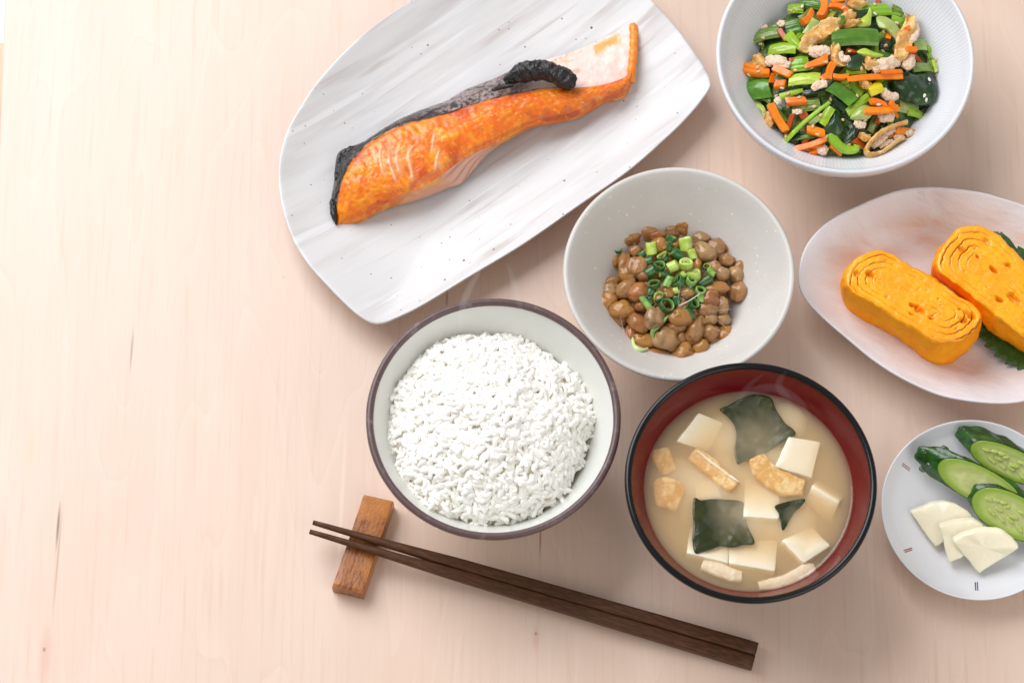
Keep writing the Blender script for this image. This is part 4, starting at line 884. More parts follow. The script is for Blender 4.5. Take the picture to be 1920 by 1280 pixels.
def cucumber(cx, cy_, a, b_, ang, z0, tilt, off, end, label, seeds=True, bumps=()):
    root = thing('cucumber_slice', label, 'cucumber', U(*k8(cx, cy_), 6), 'pickled cucumber slices on the small plate')
    n = 72; ca_, sa = math.cos(R_(ang)), math.sin(R_(ang)); loop = []
    def fp(s, t, dz=0):
        u_, v_ = a*s*math.cos(t), b_*s*math.sin(t); v_ *= 1+0.05*math.cos(2*t); x, y = cx+u_*ca_-v_*sa, cy_+u_*sa+v_*ca_
        return U(*k8(x, y), z0-tilt*(v_/b_)+dz)
    rows_, C = [], []
    for i in range(1, 23):
        s = i/22; rw = []
        for k in range(n):
            t = 2*math.pi*k/n; p = fp(s, t); p.z += 0.0002*fbm(p, 250, 3)-0.0006*sst(0.75, 0.4, s)+0.0003*sst(.5, .9, nz(p, 200, 2))
            if s > 0.97: p.z -= 0.0005
            rw.append(p); c = mix3((0.50, 0.55, 0.20), (0.44, 0.53, 0.145), sst(0.45, 0.62, s)); c = mix3(c, (0.27, 0.40, 0.05), sst(0.66, 0.9, s)); c = mix3(c, (0.10, 0.24, 0.025), sst(0.94, 1.0, s))
            C.append(mix3(c, (0.66, 0.70, 0.34), 0.6*sst(0.0, 0.6, fbm((p.x, p.y, 0), 200, 7))*sst(0.8, 0.5, s)))
        rows_.append(rw)
    V, F = grid(rows_, False, True); V.append(fp(0, 0)); C.append((0.60, 0.66, 0.28)); ci = len(V)-1
    for k in range(n): F.append((k, (k+1) % n, ci))
    fixnorm(obj('cut_face', V, F, cuc_face, root, col=C))
    rim = [fp(1.0, 2*math.pi*k/n) for k in range(n)]
    o3 = U(*k8(cx+off[0], cy_+off[1]), z0+off[2])-U(*k8(cx, cy_), z0)
    loops = []; NS = 12
    c0 = fp(0, 0)
    for i in range(NS+1):
        t = i/NS; f = 1-0.06*t if not end else (1-0.08*t-0.42*sst(0.4, 1.0, t)**2)
        lp_ = []
        for k in range(n):
            q = c0+o3*t+(rim[k]-c0)*f; q.z = max(q.z, 0.0046)
            r = (rim[k]-c0).normalized(); ridge = 0.0005*math.cos(2*math.pi*k/n*9)+0.0006*fbm(q, 120, 5)
            q += r*(ridge*sst(0, 0.12, t)); lp_.append(q)
        loops.append(lp_)
    V, F = grid(loops, False, True); e = NS*n; V.append(sum(loops[-1], Vector())/n+o3.normalized()*(0.002 if end else 0)); ci = len(V)-1
    for k in range(n): F.append((e+k, e+(k+1) % n, ci))
    fixnorm(obj('skin', V, F, cuc_skin, root))
    random.seed(int(cx))
    if seeds:
        for i in range(15):
            row_ = (-1, 1, -1, 1, 0)[i % 5]; uu = -0.62+1.24*i/15+random.uniform(-.06, .06)+random.uniform(-.05, .05); vv = row_*random.uniform(0.20, 0.42)*(1-0.5*uu*uu)
            s = math.hypot(uu, vv); t = math.atan2(vv, uu); p = fp(s, t, 0.0)
            p.z -= 0.00014; V, F = blob(p, random.uniform(.0019, .0027), random.uniform(.0009, .0013), 0.00026, -R_(ang)-row_*0.35+random.uniform(-.25, .25), 0.12, 300, i, 10, 6); obj('seed', V, F, cuc_seed, root)
    for x, y in bumps:
        # bump on the skin: nearest skin vertex under the pixel
        best = min((v for l in loops for v in l if v.z > 0.008), key=lambda v: (P(v)[0]-k8(x, y)[0])**2+(P(v)[1]-k8(x, y)[1])**2)
        best = best-Vector((0, 0, 0.0009)); V, F = blob(best, 0.0019, 0.0014, 0.0012, -R_(ang), 0.25, 400, 3, 10, 7); obj('bump', V, F, bumpm, root)
cucumber(880, 340, 285, 105, 24, 21, 5, (-110, -105, -7), False, 'cucumber slice at the back, seedy face showing behind the end piece')
cucumber(678, 478, 300, 122, 27, 22, 6, (-270, -150, -7), True, 'bumpy cucumber end piece with the rounded dark green tip', False, ((335, 268), (447, 240), (295, 388), (428, 278), (355, 345)))
cucumber(880, 672, 275, 145, 27, 20, 6.5, (-95, -130, -6), False, 'cucumber slice in front with a wide pale seedy face beside the radish')
daik = M('pickled_radish', (0.88, 0.81, 0.60), 0.28, 0.4, (1, 0.8, 0.45), 0.003, layers=((60, (0.90, 0.84, 0.65), 0.42, 0.65), (260, (0.86, 0.77, 0.54), 0.6, 0.72, (1, 5, 1), (0, 0, R_(-35)))), bumps=((300, 0.0002),), coat=0.12)
def radish(pts, zs, off, label):
    top = [(*k8(x, y), z) for (x, y), z in zip(pts, zs)]
    pw = [U(*t) for t in top]; dense = []
    for a_, b2_ in zip(pw, pw[1:]+pw[:1]): dense += [a_.lerp(b2_, 0.06), a_.lerp(b2_, 0.5), a_.lerp(b2_, 0.94)]
    loop = resample(cr([tuple(p) for p in dense], 5), 90)
    o3 = U(*k8(pts[0][0]+off[0], pts[0][1]+off[1]), zs[0]+off[2])-pw[0]
    for p in loop: p += Vector((nz(p, 200, 1), nz(p, 200, 2), nz(p, 200, 3)))*0.0005
    lps = [inset(loop, .5, .0003), inset(loop, 0.93, .0002), inset(loop, 0.98)]+[[p+o3*t+(p-sum(loop, Vector())/90)*0.01*math.sin(math.pi*t) for p in loop] for t in (0.08, 0.35, 0.65, 0.92)]+[inset([p+o3 for p in loop], 0.97)]
    V, F = loft(lps); return tag(fixnorm(obj('radish_slice', V, F, daik)), label, 'radish', 'pickled radish slices on the small plate')
radish([(232, 655), (300, 625), (370, 600), (450, 588), (530, 604), (600, 645), (640, 690), (560, 760), (480, 830), (395, 880), (310, 765)], [9, 10, 11, 12, 13, 13, 12, 11, 10, 8, 8.5], (-4, -14, -4.5), 'pale yellow radish slice at the back of the three, beside the cucumber')
radish([(420, 748), (500, 722), (560, 712), (640, 708), (705, 745), (720, 800), (640, 880), (560, 950), (487, 985), (450, 870)], [14, 15, 15.5, 16, 16, 15, 13, 11, 10, 12], (-2, -26, -3.5), 'pale yellow radish slice in the middle, squeezed between two others')
radish([(505, 848), (570, 815), (640, 790), (720, 778), (790, 785), (850, 805), (900, 845), (932, 888), (840, 950), (760, 1000), (678, 1056), (610, 970), (560, 910)], [16, 17.5, 19, 19.5, 19.5, 19, 18, 17, 13, 11, 9, 12, 14], (-6, -34, -1.5), 'pale yellow radish slice on top in front, its whole fan face showing')

# ------------------------------------------------------------------ chopsticks and rest
RTZ = 10.5
tl_, tr_, br_, bl_ = U(681, 926, RTZ), U(738, 939, RTZ), U(681, 1112, RTZ), U(622, 1098, RTZ)
rest_mat = M('stained_wood', (0.34, 0.115, 0.022), 0.38, layers=((1, (0.17, 0.048, 0.010), 0.42, 0.64, (900, 160, 300), (0, 0, R_(16))), (45, (0.46, 0.17, 0.03), 0.45, 0.7), (1, (0.10, 0.03, 0.01), 0.62, 0.78, (1500, 300, 300), (0, 0, R_(16)))), bumps=((900, 0.0002),), coat=0.2)
NX, NY = 8, 30; loops = []
for j in range(NY+1):
    t = j/NY; a_, b_ = bl_.lerp(tl_, t), br_.lerp(tr_, t); e = min(1, 14*min(t, 1-t)+0.72)
    dip = -0.0012*math.sin(math.pi*t); lp_ = []
    c = a_.lerp(b_, 0.5); h = RTZ/1000
    prof = [(-1, 0.0), (-1.0, 0.55), (-0.985, 0.9), (-0.93, 0.985), (-0.6, 1), (0, 1), (0.6, 1), (0.93, 0.985), (0.985, 0.9), (1.0, 0.55), (1, 0.0)]
    for x_, z_ in prof:
        q = c+(b_-a_)*0.5*x_; dd = (0.0004 if j in (0, NY) else 0)
        q.z = 0.0002+(h+dip)*z_-(0.0006 if j in (0, NY) and z_ > 0.8 else 0); lp_.append(q)
    loops.append(lp_)
V, F = loft(loops); tag(fixnorm(obj('chopstick_rest', V, F, rest_mat, smooth=False)), 'reddish brown wooden block rest under the chopstick tips', 'chopstick rest')
chop = M('dark_wood', (0.060, 0.022, 0.008), 0.48, spec=0.3, layers=((1, (0.105, 0.042, 0.016), 0.42, 0.66, (160, 1400, 900), (0, 0, R_(17))),), bumps=((900, 0.00006),))
def stick(tip, tail1, tail2, label):
    hw = 3.3; tail = U((tail1[0]+tail2[0])/2, (tail1[1]+tail2[1])/2, 5.6); tail.z = 0.0036
    tp = U(tip[0], tip[1], 14.0)
    d = tp-tail; hor = Vector((-d.y, d.x, 0)).normalized(); up = Vector((0, 0, 1)); loops = []; n = 40
    w_end = (U(*tail1, 6)-U(*tail2, 6)).length/2
    for i in range(n+1):
        t = i/n; p = tail.lerp(tp, t); r = w_end*0.94*(1-0.02*t)-w_end*0.94*0.62*sst(0.30, 1.05, t)**0.9
        r = w_end*0.95*(1-0.27*t) if t < 0.68 else w_end*0.95*0.8164+(0.00115-w_end*0.95*0.8164)*((t-0.68)/0.32)
        k = 7-5*sst(0.45, 0.92, t); lp_ = []
        p = Vector(p)
        if i == 0: r *= 0.97
        for j in range(32):
            a_ = 2*math.pi*(j+0.5)/32; c_, s_ = math.cos(a_), math.sin(a_); q_ = (abs(c_)**k+abs(s_)**k)**(-1/k)
            lp_.append(p+hor*(c_*q_*r)+up*(s_*q_*r))
        loops.append(lp_)
    V, F = loft(loops); o = fixnorm(obj('chopstick', V, F, chop)); fl_ = o.data
    for pl in fl_.polygons:
        if len(pl.vertices) == 3: pl.use_smooth = False
    return tag(o, label, 'chopstick', 'pair of chopsticks')
stick((587, 979), (1422, 1203), (1417, 1229.5), 'brown chopstick nearer the rice bowl, upper of the pair')
stick((581, 996), (1416, 1228.5), (1410, 1254), 'brown chopstick nearer the table front, lower of the pair')

# ------------------------------------------------------------------ green salad with carrot, fried tofu and sesame
def s3(x, y): return (1320+x/3.5556, x*0+y/3.5556)
SH = U(*s3(930, 470), 38)
def sheap(x, y):
    r = math.hypot(x-SH.x, y-SH.y)*1000
    return 29.5+15*max(1-(r/48)**2, -0.25)+1.2*nz((x, y, 0), 70, 8)
def on_s(x, y, lift): return on(*s3(x, y), lambda a_, b_: sheap(a_, b_)+lift, 40)
KS = 0.249/3.5556/1000
def greenm(name, c1, c2, rough=0.24): return M(name, c1, rough, 0.2, (0.5, 1, 0.2), 0.0015, layers=((1, c2, 0.42, 0.62, (40, 40, 40)), (140, mix3(c1, c2, 1.5), 0.55, 0.75)), coat=0.18, bumps=((300, 0.0002),), hue=0.012, var=0.1)
GM = {'dark': greenm('dark_leaf', (0.011, 0.035, 0.010), (0.028, 0.075, 0.014)), 'green': greenm('deep_green_stalk', (0.075, 0.19, 0.012), (0.15, 0.32, 0.02)), 'bright': greenm('bright_green_stalk', (0.24, 0.42, 0.014), (0.36, 0.55, 0.03)),
      'light': greenm('light_green_stalk', (0.42, 0.56, 0.05), (0.58, 0.68, 0.18)), 'pale': greenm('pale_stalk', (0.33, 0.43, 0.10), (0.48, 0.54, 0.22)), 'olive': greenm('olive_stalk', (0.16, 0.24, 0.035), (0.24, 0.32, 0.06)), 'yellow': greenm('yellow_stem', (0.62, 0.54, 0.012), (0.72, 0.62, 0.05))}
WHO = {'dark': 'dark green', 'green': 'deep green', 'bright': 'bright green', 'light': 'light yellow green', 'pale': 'pale green', 'olive': 'olive green', 'yellow': 'yellow'}
random.seed(11)
def stalk(x1, y1, x2, y2, w_, c, lift, label, camber=0.95, th=0.0016, bend=0.0, name='stalk_piece', ribs_=9, tip=0.0, curl=0):
    a_, b_ = on_s(x1, y1, lift), on_s(x2, y2, lift); d, s, u = frame_of(b_-a_)
    roll = random.uniform(-0.28, 0.28); Mr = Matrix.Rotation(roll, 3, d); s, u = Mr @ s, Mr @ u
    if u.z < 0: u = -u; s = -s
    n, m = 12, 18; W = w_*KS; Ra = W/(2*math.sin(camber)); loops = []; ln = (b_-a_).length; skew = random.uniform(-0.25, 0.25)
    for i in range(n+1):
        t = i/n; p = a_.lerp(b_, t)+u*(0.06*ln*math.sin(math.pi*t))+s*(bend*ln*math.sin(math.pi*t))
        wf = (1-tip*t)*(1+0.06*nz(p, 120, 4)); o_, i_ = [], []
        for j in range(m+1):
            a2 = camber*(2*j/m-1); rr = Ra*(1+0.022*math.cos(a2*ribs_*2))+0.0003*nz((p.x, p.y, a2*0.01), 400, 3)
            pos = p+d*(skew*W*(j/m-0.5) if i in (0, n) or True else 0)
            o_.append(pos+s*(rr*math.sin(a2)*wf)+u*(rr*math.cos(a2)-Ra*math.cos(camber)))
            ri = rr-th*(1-0.55*abs(2*j/m-1))
            i_.append(pos+s*(ri*math.sin(a2)*wf)+u*(ri*math.cos(a2)-Ra*math.cos(camber)))
        loops.append(o_+i_[::-1])
    V, F = loft(loops); o = fixnorm(obj(name, V, F, GM[c])); o.data.set_sharp_from_angle(angle=R_(50)); return tag(o, label, 'greens', 'cut greens in the salad')
def sheet(poly, c, lift, label, rum=0.0022, edge=0.0, name='leaf_piece', seed=1, dome=0.003):
    loop = resample(cr([s3(x, y) for x, y in poly], 6), 80); c0 = sum(loop, Vector((0, 0)))/80; zc = lift; rows_ = []; ctr = on_s(*[(c0[0]-1320)*3.5556, c0[1]*3.5556], lift)
    for k in range(1, 13):
        s = k/12; rw = []
        for i, p in enumerate(loop):
            q = c0+(p-c0)*s; g = on_s((q[0]-1320)*3.5556, q[1]*3.5556, lift); z = g.z*0.5+ctr.z*0.5
            z += dome*(1-s*s)+rum*fbm(g, 70, seed)*s+0.0012*edge*math.sin(i*0.9)*s*s+0.0004*nz(g, 260, seed)
            h = U(q[0], q[1], z*1000); rw.append(h)
        rows_.append(rw)
    V, F = grid(rows_, False, True); V.append(ctr+Vector((0, 0, dome))); ci = len(V)-1
    for i in range(80): F.append((i, (i+1) % 80, ci))
    n0 = len(V); V += [v-Vector((0, 0, 0.0007)) for v in V]; F += [tuple(reversed([i+n0 for i in f])) for f in F[:]]; e = 11*80
    for i in range(80): F.append((e+i, e+(i+1) % 80, n0+e+(i+1) % 80, n0+e+i))
    return tag(fixnorm(obj(name, V, F, GM[c])), label, 'greens', 'cut greens in the salad')
car_m = M('cooked_carrot', (0.86, 0.20, 0.004), 0.26, 0.3, (1, 0.35, 0.05), 0.002, layers=((160, (0.90, 0.28, 0.010), 0.45, 0.7), (300, (0.74, 0.12, 0.003), 0.6, 0.75)), coat=0.16, bumps=((350, 0.0002),), hue=0.008, var=0.08)
car_d = M('braised_carrot', (0.42, 0.06, 0.005), 0.28, 0.3, (1, 0.3, 0.05), 0.002, layers=((200, (0.55, 0.11, 0.01), 0.45, 0.7),), coat=0.16, bumps=((350, 0.0002),))
def carrot(x1, y1, x2, y2, w_, lift, label, bend=0.0, tip=0.25, mat=None):
    a_, b_ = on_s(x1, y1, lift), on_s(x2, y2, lift); a_.z += 0.0008; d, s, u = frame_of(b_-a_); W = w_*KS*0.46; n = 10; ln = (b_-a_).length; loops = []
    roll = random.uniform(-.35, .35); Mr = Matrix.Rotation(roll, 3, d); s, u = Mr @ s, Mr @ u
    H = min(W, 0.0024)*0.85; sk = random.uniform(-.5, .5)
    for i in range(n+1):
        t = i/n; p = a_.lerp(b_, t)+s*(bend*ln*math.sin(math.pi*t)); f = (1-tip*t)*(0.86 if i in (0, n) else 1)*(1+0.08*nz(p, 200, 2)); lp_ = []
        for c_, s_ in ((1, -.78), (1, .78), (.86, 1), (-.86, 1), (-1, .78), (-1, -.78), (-.86, -1), (.86, -1)):
            lp_.append(p+s*(c_*W*f*(1+0.1*nz(p, 300, 7)))+u*(s_*H*f)+d*(sk*c_*W*0.6))
        loops.append(lp_)
    V, F = loft(loops); o = fixnorm(obj('carrot_strip', V, F, mat or car_m)); o.data.set_sharp_from_angle(angle=R_(38)); return tag(o, label, 'carrot', 'carrot strips in the salad')
crumb_m = M('tofu_crumb', (0.80, 0.62, 0.46), 0.55, 0.4, (1, 0.7, 0.4), 0.0015, layers=((420, (0.72, 0.44, 0.24), 0.52, 0.68),), bumps=((520, 0.0011), (1400, 0.0004)))
gold_m = M('fried_tofu_skin', (0.66, 0.33, 0.075), 0.42, 0.3, (1, 0.5, 0.2), 0.0015, layers=((150, (0.80, 0.52, 0.19), 0.42, 0.6), (420, (0.84, 0.64, 0.42), 0.56, 0.7), (300, (0.42, 0.16, 0.03), 0.66, 0.78)), bumps=((420, 0.0010), (1300, 0.0003)), coat=0.15)
def lump(path, w_, lift, kind, label, name='fried_tofu_piece', amp=0.3, flat_=0.6):
    pts = [on_s(x, y, lift) for x, y in cr([tuple(map(float, p)) for p in path], 5, False)]; n = len(pts); loops = []; W = w_*KS*0.62
    for i, p in enumerate(pts):
        d, s, u = frame_of(pts[min(i+1, n-1)]-pts[max(i-1, 0)])
        e = max(0.25, math.sin(math.pi*(i+0.5)/n))**0.4; lp_ = []
        for j in range(28):
            q = 2*math.pi*j/28; g = p+s*(math.cos(q)*W*e)+u*(math.sin(q)*W*flat_*e)
            if kind == 'gold': g = p+s*(math.cos(q)*W*1.12*e)+u*(math.sin(q)*W*0.36*e+0.0012*math.cos(2*q+i*0.5))
            k = 1+(amp if kind == 'white' else 0.2)*fbm(g, 330, 5)+amp*0.7*nz(g, 800, 6); lp_.append(p+(g-p)*k)
        loops.append(lp_)
    # refine lengthways so that the crumbly relief reads
    ref = []
    for a_, b_ in zip(loops, loops[1:]):
        for t in (0, 0.34, 0.67): ref.append([x.lerp(y, t)+Vector((nz(x.lerp(y, t), 900, 1), nz(x.lerp(y, t), 900, 2), nz(x.lerp(y, t), 900, 3)))*(0.00055 if kind == 'white' else 0.0002) for x, y in zip(a_, b_)])
    ref.append(loops[-1]); V, F = loft(ref)
    return tag(fixnorm(obj(name, V, F, crumb_m if kind == 'white' else gold_m)), label, 'fried tofu', 'fried tofu pieces in the salad')
# bed of cooked greens under the loose pieces
V, F = [], []
for rr in range(31):
    for k in range(110):
        a_ = 2*math.pi*k/110; r = 0.0455*rr/30*(1+0.035*math.sin(3*a_+.5)+0.03*math.sin(7*a_)); x, y = SH.x+r*math.cos(a_), SH.y+r*math.sin(a_)
        z = sheap(x, y)-3.2+2.6*fbm((x, y, 0), 120, 3)*0.8
        z -= 6*sst(0.85, 1.0, rr/30); V.append(Vector((x, y, z/1000)))
for rr in range(30):
    for k in range(110): F.append((rr*110+k, (rr+1)*110+k, (rr+1)*110+(k+1) % 110, rr*110+(k+1) % 110))
tag(obj('cooked_greens', V, F, M('cooked_greens', (0.025, 0.075, 0.012), 0.3, layers=((130, (0.10, 0.19, 0.02), 0.46, 0.6), (170, (0.34, 0.11, 0.015), 0.6, 0.7)), bumps=((260, 0.0016),), coat=0.16)), kind='stuff')
# lower layer first
S = stalk
S(560, 62, 665, 58, 74, 'bright', 0, 'short bright green stalk piece at the far edge, ten to eleven o clock', 0.7)
S(640, 22, 790, 42, 64, 'green', 0, 'deep green ribbed stalk reaching the far edge beside the carrot pair', 0.7)
S(545, 190, 655, 172, 118, 'green', 0, 'broad ribbed green stalk just above the leaning bright leaf', 0.55)
S(312, 262, 505, 212, 96, 'olive', -.5, 'olive green stalk sticking out by the bowl wall at ten o clock', 0.7)
S(430, 192, 530, 178, 52, 'olive', -1, 'small dull stalk behind the olive green stalk', 0.7)
S(440, 335, 622, 322, 100, 'bright', 1, 'smooth bright green stalk above the white crumb pile', 0.85, ribs_=3)
S(1005, 92, 1235, 62, 118, 'bright', 0, 'wide green stalk at the far edge with one seed on it', 0.5)
S(930, 130, 1110, 110, 100, 'dark', -.5, 'dark ribbed stalk behind the bright leaf tip', 0.7)
S(1255, 52, 1350, 100, 56, 'olive', -.5, 'small olive green piece at the far edge, one o clock', 0.5)
S(1250, 128, 1345, 165, 66, 'bright', .5, 'ribbed green stalk tucked behind the long fried tofu', 0.7)
S(1395, 300, 1482, 300, 100, 'pale', 0, 'squarish pale stalk piece beside the long fried tofu at two o clock', 0.4)
S(1488, 325, 1610, 312, 56, 'bright', -.5, 'thin bright green slice touching the bowl wall at two o clock', 0.5)
S(1512, 412, 1598, 372, 100, 'olive', -1, 'olive stalk with a seed on it at the edge, three o clock', 0.7, ribs_=2)
S(1382, 452, 1520, 452, 88, 'olive', 1, 'ribbed yellowish stalk lying above the big dark leaf', 0.45)
S(280, 605, 445, 580, 168, 'green', -1, 'large smooth green stalk at the edge, nine o clock', 0.85, ribs_=2)
S(575, 440, 700, 420, 112, 'bright', 1, 'green stalk wedged under the flat carrot wedge', 0.6)
S(590, 722, 775, 690, 96, 'olive', -.5, 'washed out stalk with seeds between carrot and long leaf strip', 0.6)
S(470, 720, 545, 815, 44, 'olive', -.5, 'thin olive sliver behind the leaning carrot strip', 0.5)
S(450, 545, 545, 520, 62, 'green', -.5, 'small deep green piece behind the light yellow green stalk', 0.6)
S(1300, 700, 1425, 735, 98, 'pale', -3, 'greyish pale stalk in the shade under the big dark leaf', 0.6, ribs_=3)
S(1105, 880, 1145, 785, 52, 'olive', -1, 'upright olive sliver beside the fried tofu loop', 0.5)
S(615, 915, 745, 900, 56, 'green', -1, 'deep green slice near the front below the carrot chunk', 0.5)
S(860, 640, 960, 735, 66, 'dark', -1, 'dark green stalk end under the ribbed middle stalk', 0.7)
S(1180, 290, 1250, 320, 80, 'dark', -1, 'dark green bit under the pale curved stalk', 0.5)
S(940, 960, 1010, 850, 70, 'dark', -1.5, 'dark leaf fold standing behind the crescent stalk', 0.7, bend=0.15)
S(1100, 350, 1300, 420, 90, 'green', -2, 'deep green stalk mostly buried in the middle of the salad', 0.6)
S(1420, 180, 1480, 240, 66, 'olive', -2, 'dull olive scrap behind the long fried tofu by the wall', 0.6)
S(690, 250, 760, 150, 96, 'pale', 1, 'pale yellowish stalk beside the orange carrot wedge', 0.75, ribs_=4)
S(820, 140, 872, 80, 56, 'light', 2, 'small yellow green leaf bit over the carrot pair', 0.5, tip=0.4)
S(645, 150, 688, 232, 22, 'dark', 2, 'thin dark green blade standing against the fried tofu', 0.5)
sheet([(1150, 115), (1210, 112), (1270, 150), (1310, 205), (1318, 260), (1300, 298), (1262, 250), (1215, 205), (1165, 180)], 'pale', 1.5, 'pale translucent curved stalk beside the long fried tofu', 0.0006, dome=0.002, seed=3)
S(845, 262, 1158, 252, 148, 'green', 2, 'big glossy ribbed green stalk in the upper middle of the salad', 0.95)
S(556, 232, 655, 330, 84, 'bright', 2.5, 'bright green folded leaf leaning on the tan fried tofu', 0.5, tip=0.5, ribs_=3)
sheet([(1015, 170), (1040, 130), (1085, 95), (1105, 48), (1118, 80), (1115, 130), (1108, 170), (1060, 182)], 'light', 2.5, 'yellow green leaf with upturned pointed tip at the far side', 0.0008, dome=0.0015, seed=5)
sheet([(1020, 345), (1070, 322), (1130, 345), (1200, 370), (1150, 388), (1100, 390), (1050, 372)], 'light', 3, 'yellow green wedge just below the big ribbed stalk', 0.0006, dome=0.0015, seed=6)
S(568, 540, 775, 525, 98, 'light', 3, 'plump light yellow green stalk in the left half of the salad', 0.8, th=0.003)
S(848, 572, 1005, 680, 122, 'green', 2.5, 'ribbed green stalk with pale streaks in the very middle', 0.75)
S(955, 755, 1100, 645, 56, 'bright', 1.5, 'narrow green stalk to the right of the streaked middle one', 0.6)
sheet([(975, 790), (1000, 735), (1050, 700), (1100, 705), (1125, 745), (1100, 790), (1030, 798)], 'pale', 2, 'pale stalk slice under the carrot trio', 0.0006, dome=0.0022, seed=8)
S(505, 650, 660, 600, 58, 'bright', 2, 'bright green leaf sliver with a seed below the light stalk', 0.5, tip=0.5, ribs_=3)
S(660, 625, 800, 605, 48, 'dark', 1.5, 'dark rolled leaf below the small white crumb', 0.9)
S(528, 955, 838, 680, 40, 'bright', 2, 'long thin green leaf strip slanting to the front edge', 0.4, tip=0.35, ribs_=2)
S(550, 930, 640, 880, 92, 'dark', -2, 'dark green leaf base at the front edge, seven o clock', 0.5)
S(785, 830, 850, 715, 66, 'bright', 2, 'green stalk slice beside the long leaf strip', 0.5, ribs_=5)
sheet([(790, 860), (850, 760), (870, 700), (920, 770), (935, 850), (900, 900), (830, 905)], 'dark', 1, 'dark green pointed leaf in the lower middle', 0.0012, dome=0.003, seed=9)
sheet([(955, 400), (1010, 365), (1055, 370), (1075, 435), (1050, 460), (960, 462)], 'dark', 4.5, 'dark green square leaf bit pressed on the fried tofu', 0.0006, dome=0.001, seed=10)
S(950, 485, 1080, 475, 40, 'bright', 2.5, 'green leaf edge under the dark square leaf bit', 0.5)
sheet([(898, 100), (935, 98), (938, 140), (902, 155)], 'green', 6, 'tiny dark green square stuck on the long tan fried tofu', 0.0002, dome=0.0004, seed=11)
sheet([(1240, 560), (1310, 490), (1420, 478), (1530, 490), (1552, 570), (1540, 650), (1500, 690), (1440, 700), (1390, 690), (1330, 670), (1290, 640), (1255, 600)], 'dark', 2, 'big dark green leaf draped over the edge at four o clock', 0.0065, dome=0.002, seed=12)
sheet([(1385, 765), (1400, 735), (1450, 715), (1500, 700), (1540, 670), (1530, 740), (1480, 775), (1420, 790)], 'dark', -3, 'frilly dark leaf tip hanging below the big dark leaf', 0.003, edge=0.9, dome=0.002, seed=13)
sheet([(1500, 755), (1530, 660), (1560, 600), (1598, 640), (1580, 700), (1530, 740)], 'bright', -3.5, 'mid green leaf flap against the wall at four o clock', 0.0015, dome=0.002, seed=14)
S(1525, 400, 1550, 480, 26, 'light', 3, 'slim yellow green leaf rib above the big dark leaf', 0.5)
S(1100, 612, 1185, 580, 92, 'yellow', 2.5, 'yellow stem chunk to the left of the big dark leaf', 0.8, th=0.003, ribs_=5)
S(700, 825, 785, 765, 48, 'pale', 1.5, 'pale crinkled bit beside the long leaf strip', 0.7)
# crescent stalk
pts = [on_s(x, y, 0.5) for x, y in cr([(845, 895.), (870, 940), (910, 980), (960, 1000), (1010, 995), (1020, 965)], 6, False)]; n = len(pts); loops = []
for i, p in enumerate(pts):
    d, s, u = frame_of(pts[min(i+1, n-1)]-pts[max(i-1, 0)]); e = 1-0.45*i/n
    loops.append([p+s*(42*KS*e*math.cos(2*math.pi*j/18))+u*(0.0030*e*math.sin(2*math.pi*j/18)*(1+0.1*math.cos(6*math.pi*j/9))) for j in range(18)])
V, F = loft(loops); tag(fixnorm(obj('stalk_piece', V, F, GM['bright'])), 'bright green crescent shaped stalk at the front edge, six o clock', 'greens', 'cut greens in the salad')
K = carrot
K(255, 470, 440, 488, 66, 1, 'thick red orange carrot strip at the edge, nine o clock', 0.05, 0.1)
K(268, 440, 400, 470, 42, 1.5, 'upper carrot strip of the red orange pair at nine o clock', 0.0, 0.1)
K(462, 458, 582, 505, 56, 3.5, 'bright orange carrot strip above the light yellow green stalk', 0.0, 0.05)
K(825, 400, 672, 445, 68, 4, 'flat orange carrot wedge below the white crumb', 0.0, 0.45)
K(860, 425, 830, 530, 58, 4, 'orange carrot strip standing up near the middle', 0.08, 0.2)
K(780, 540, 850, 490, 50, 3, 'orange carrot bit crossing under the standing strip', 0.0, 0.1)
K(858, 515, 965, 508, 44, 3, 'orange carrot strip ending at the long carrot', 0.1, 0.1)
K(955, 535, 1322, 512, 46, 4, 'longest straight carrot strip across the middle', -0.02, 0.0)
K(1180, 488, 1318, 478, 34, 5, 'short carrot strip lying along the longest one', 0.0, 0.1)
K(470, 575, 545, 562, 62, 2, 'stubby carrot piece below the light stalk with a white crumb', 0.0, 0.1)
K(445, 560, 460, 490, 40, 0, 'narrow carrot sliver between two greens at nine o clock', 0.0, 0.2)
K(440, 700, 548, 875, 54, 3, 'bright leaning carrot strip at eight o clock', 0.03, 0.0)
K(592, 765, 560, 858, 36, 2, 'thin brownish carrot sliver beside the leaning strip', 0.0, 0.1, car_d)
K(545, 685, 682, 672, 58, 2.5, 'carrot strip with a seed on top above the washed out stalk', 0.0, 0.05)
K(640, 790, 690, 760, 50, 0, 'dull carrot bit deep under the long leaf strip', 0.0, 0.1, car_d)
K(1068, 745, 1290, 722, 50, 4.5, 'lowest carrot strip of the trio beside the pale slice', 0.03, 0.0)
K(1108, 682, 1215, 705, 46, 5, 'top carrot strip of the trio, slightly curved', -0.08, 0.1)
K(1240, 685, 1298, 735, 48, 5.5, 'round ended carrot bit at the right end of the trio', 0.12, 0.2)
K(685, 868, 805, 892, 58, 3, 'carrot chunk with a seed near the front left', 0.0, 0.05)
K(600, 1000, 822, 922, 44, 2, 'long carrot strip along the front edge, seven o clock', 0.04, 0.0)
K(640, 985, 790, 975, 34, 1, 'second carrot strip under the front edge one', 0.0, 0.2)
K(700, 1030, 765, 1005, 42, 0.5, 'small carrot end poking out at the very front', 0.0, 0.1)
K(845, 965, 915, 1028, 54, -.5, 'carrot bit under the crescent stalk', 0.0, 0.3)
K(1275, 880, 1435, 905, 58, -.5, 'carrot strip sticking out at five o clock', -0.05, 0.1)
K(655, 160, 720, 70, 62, 3, 'yellow orange carrot wedge at eleven o clock', 0.1, 0.3)
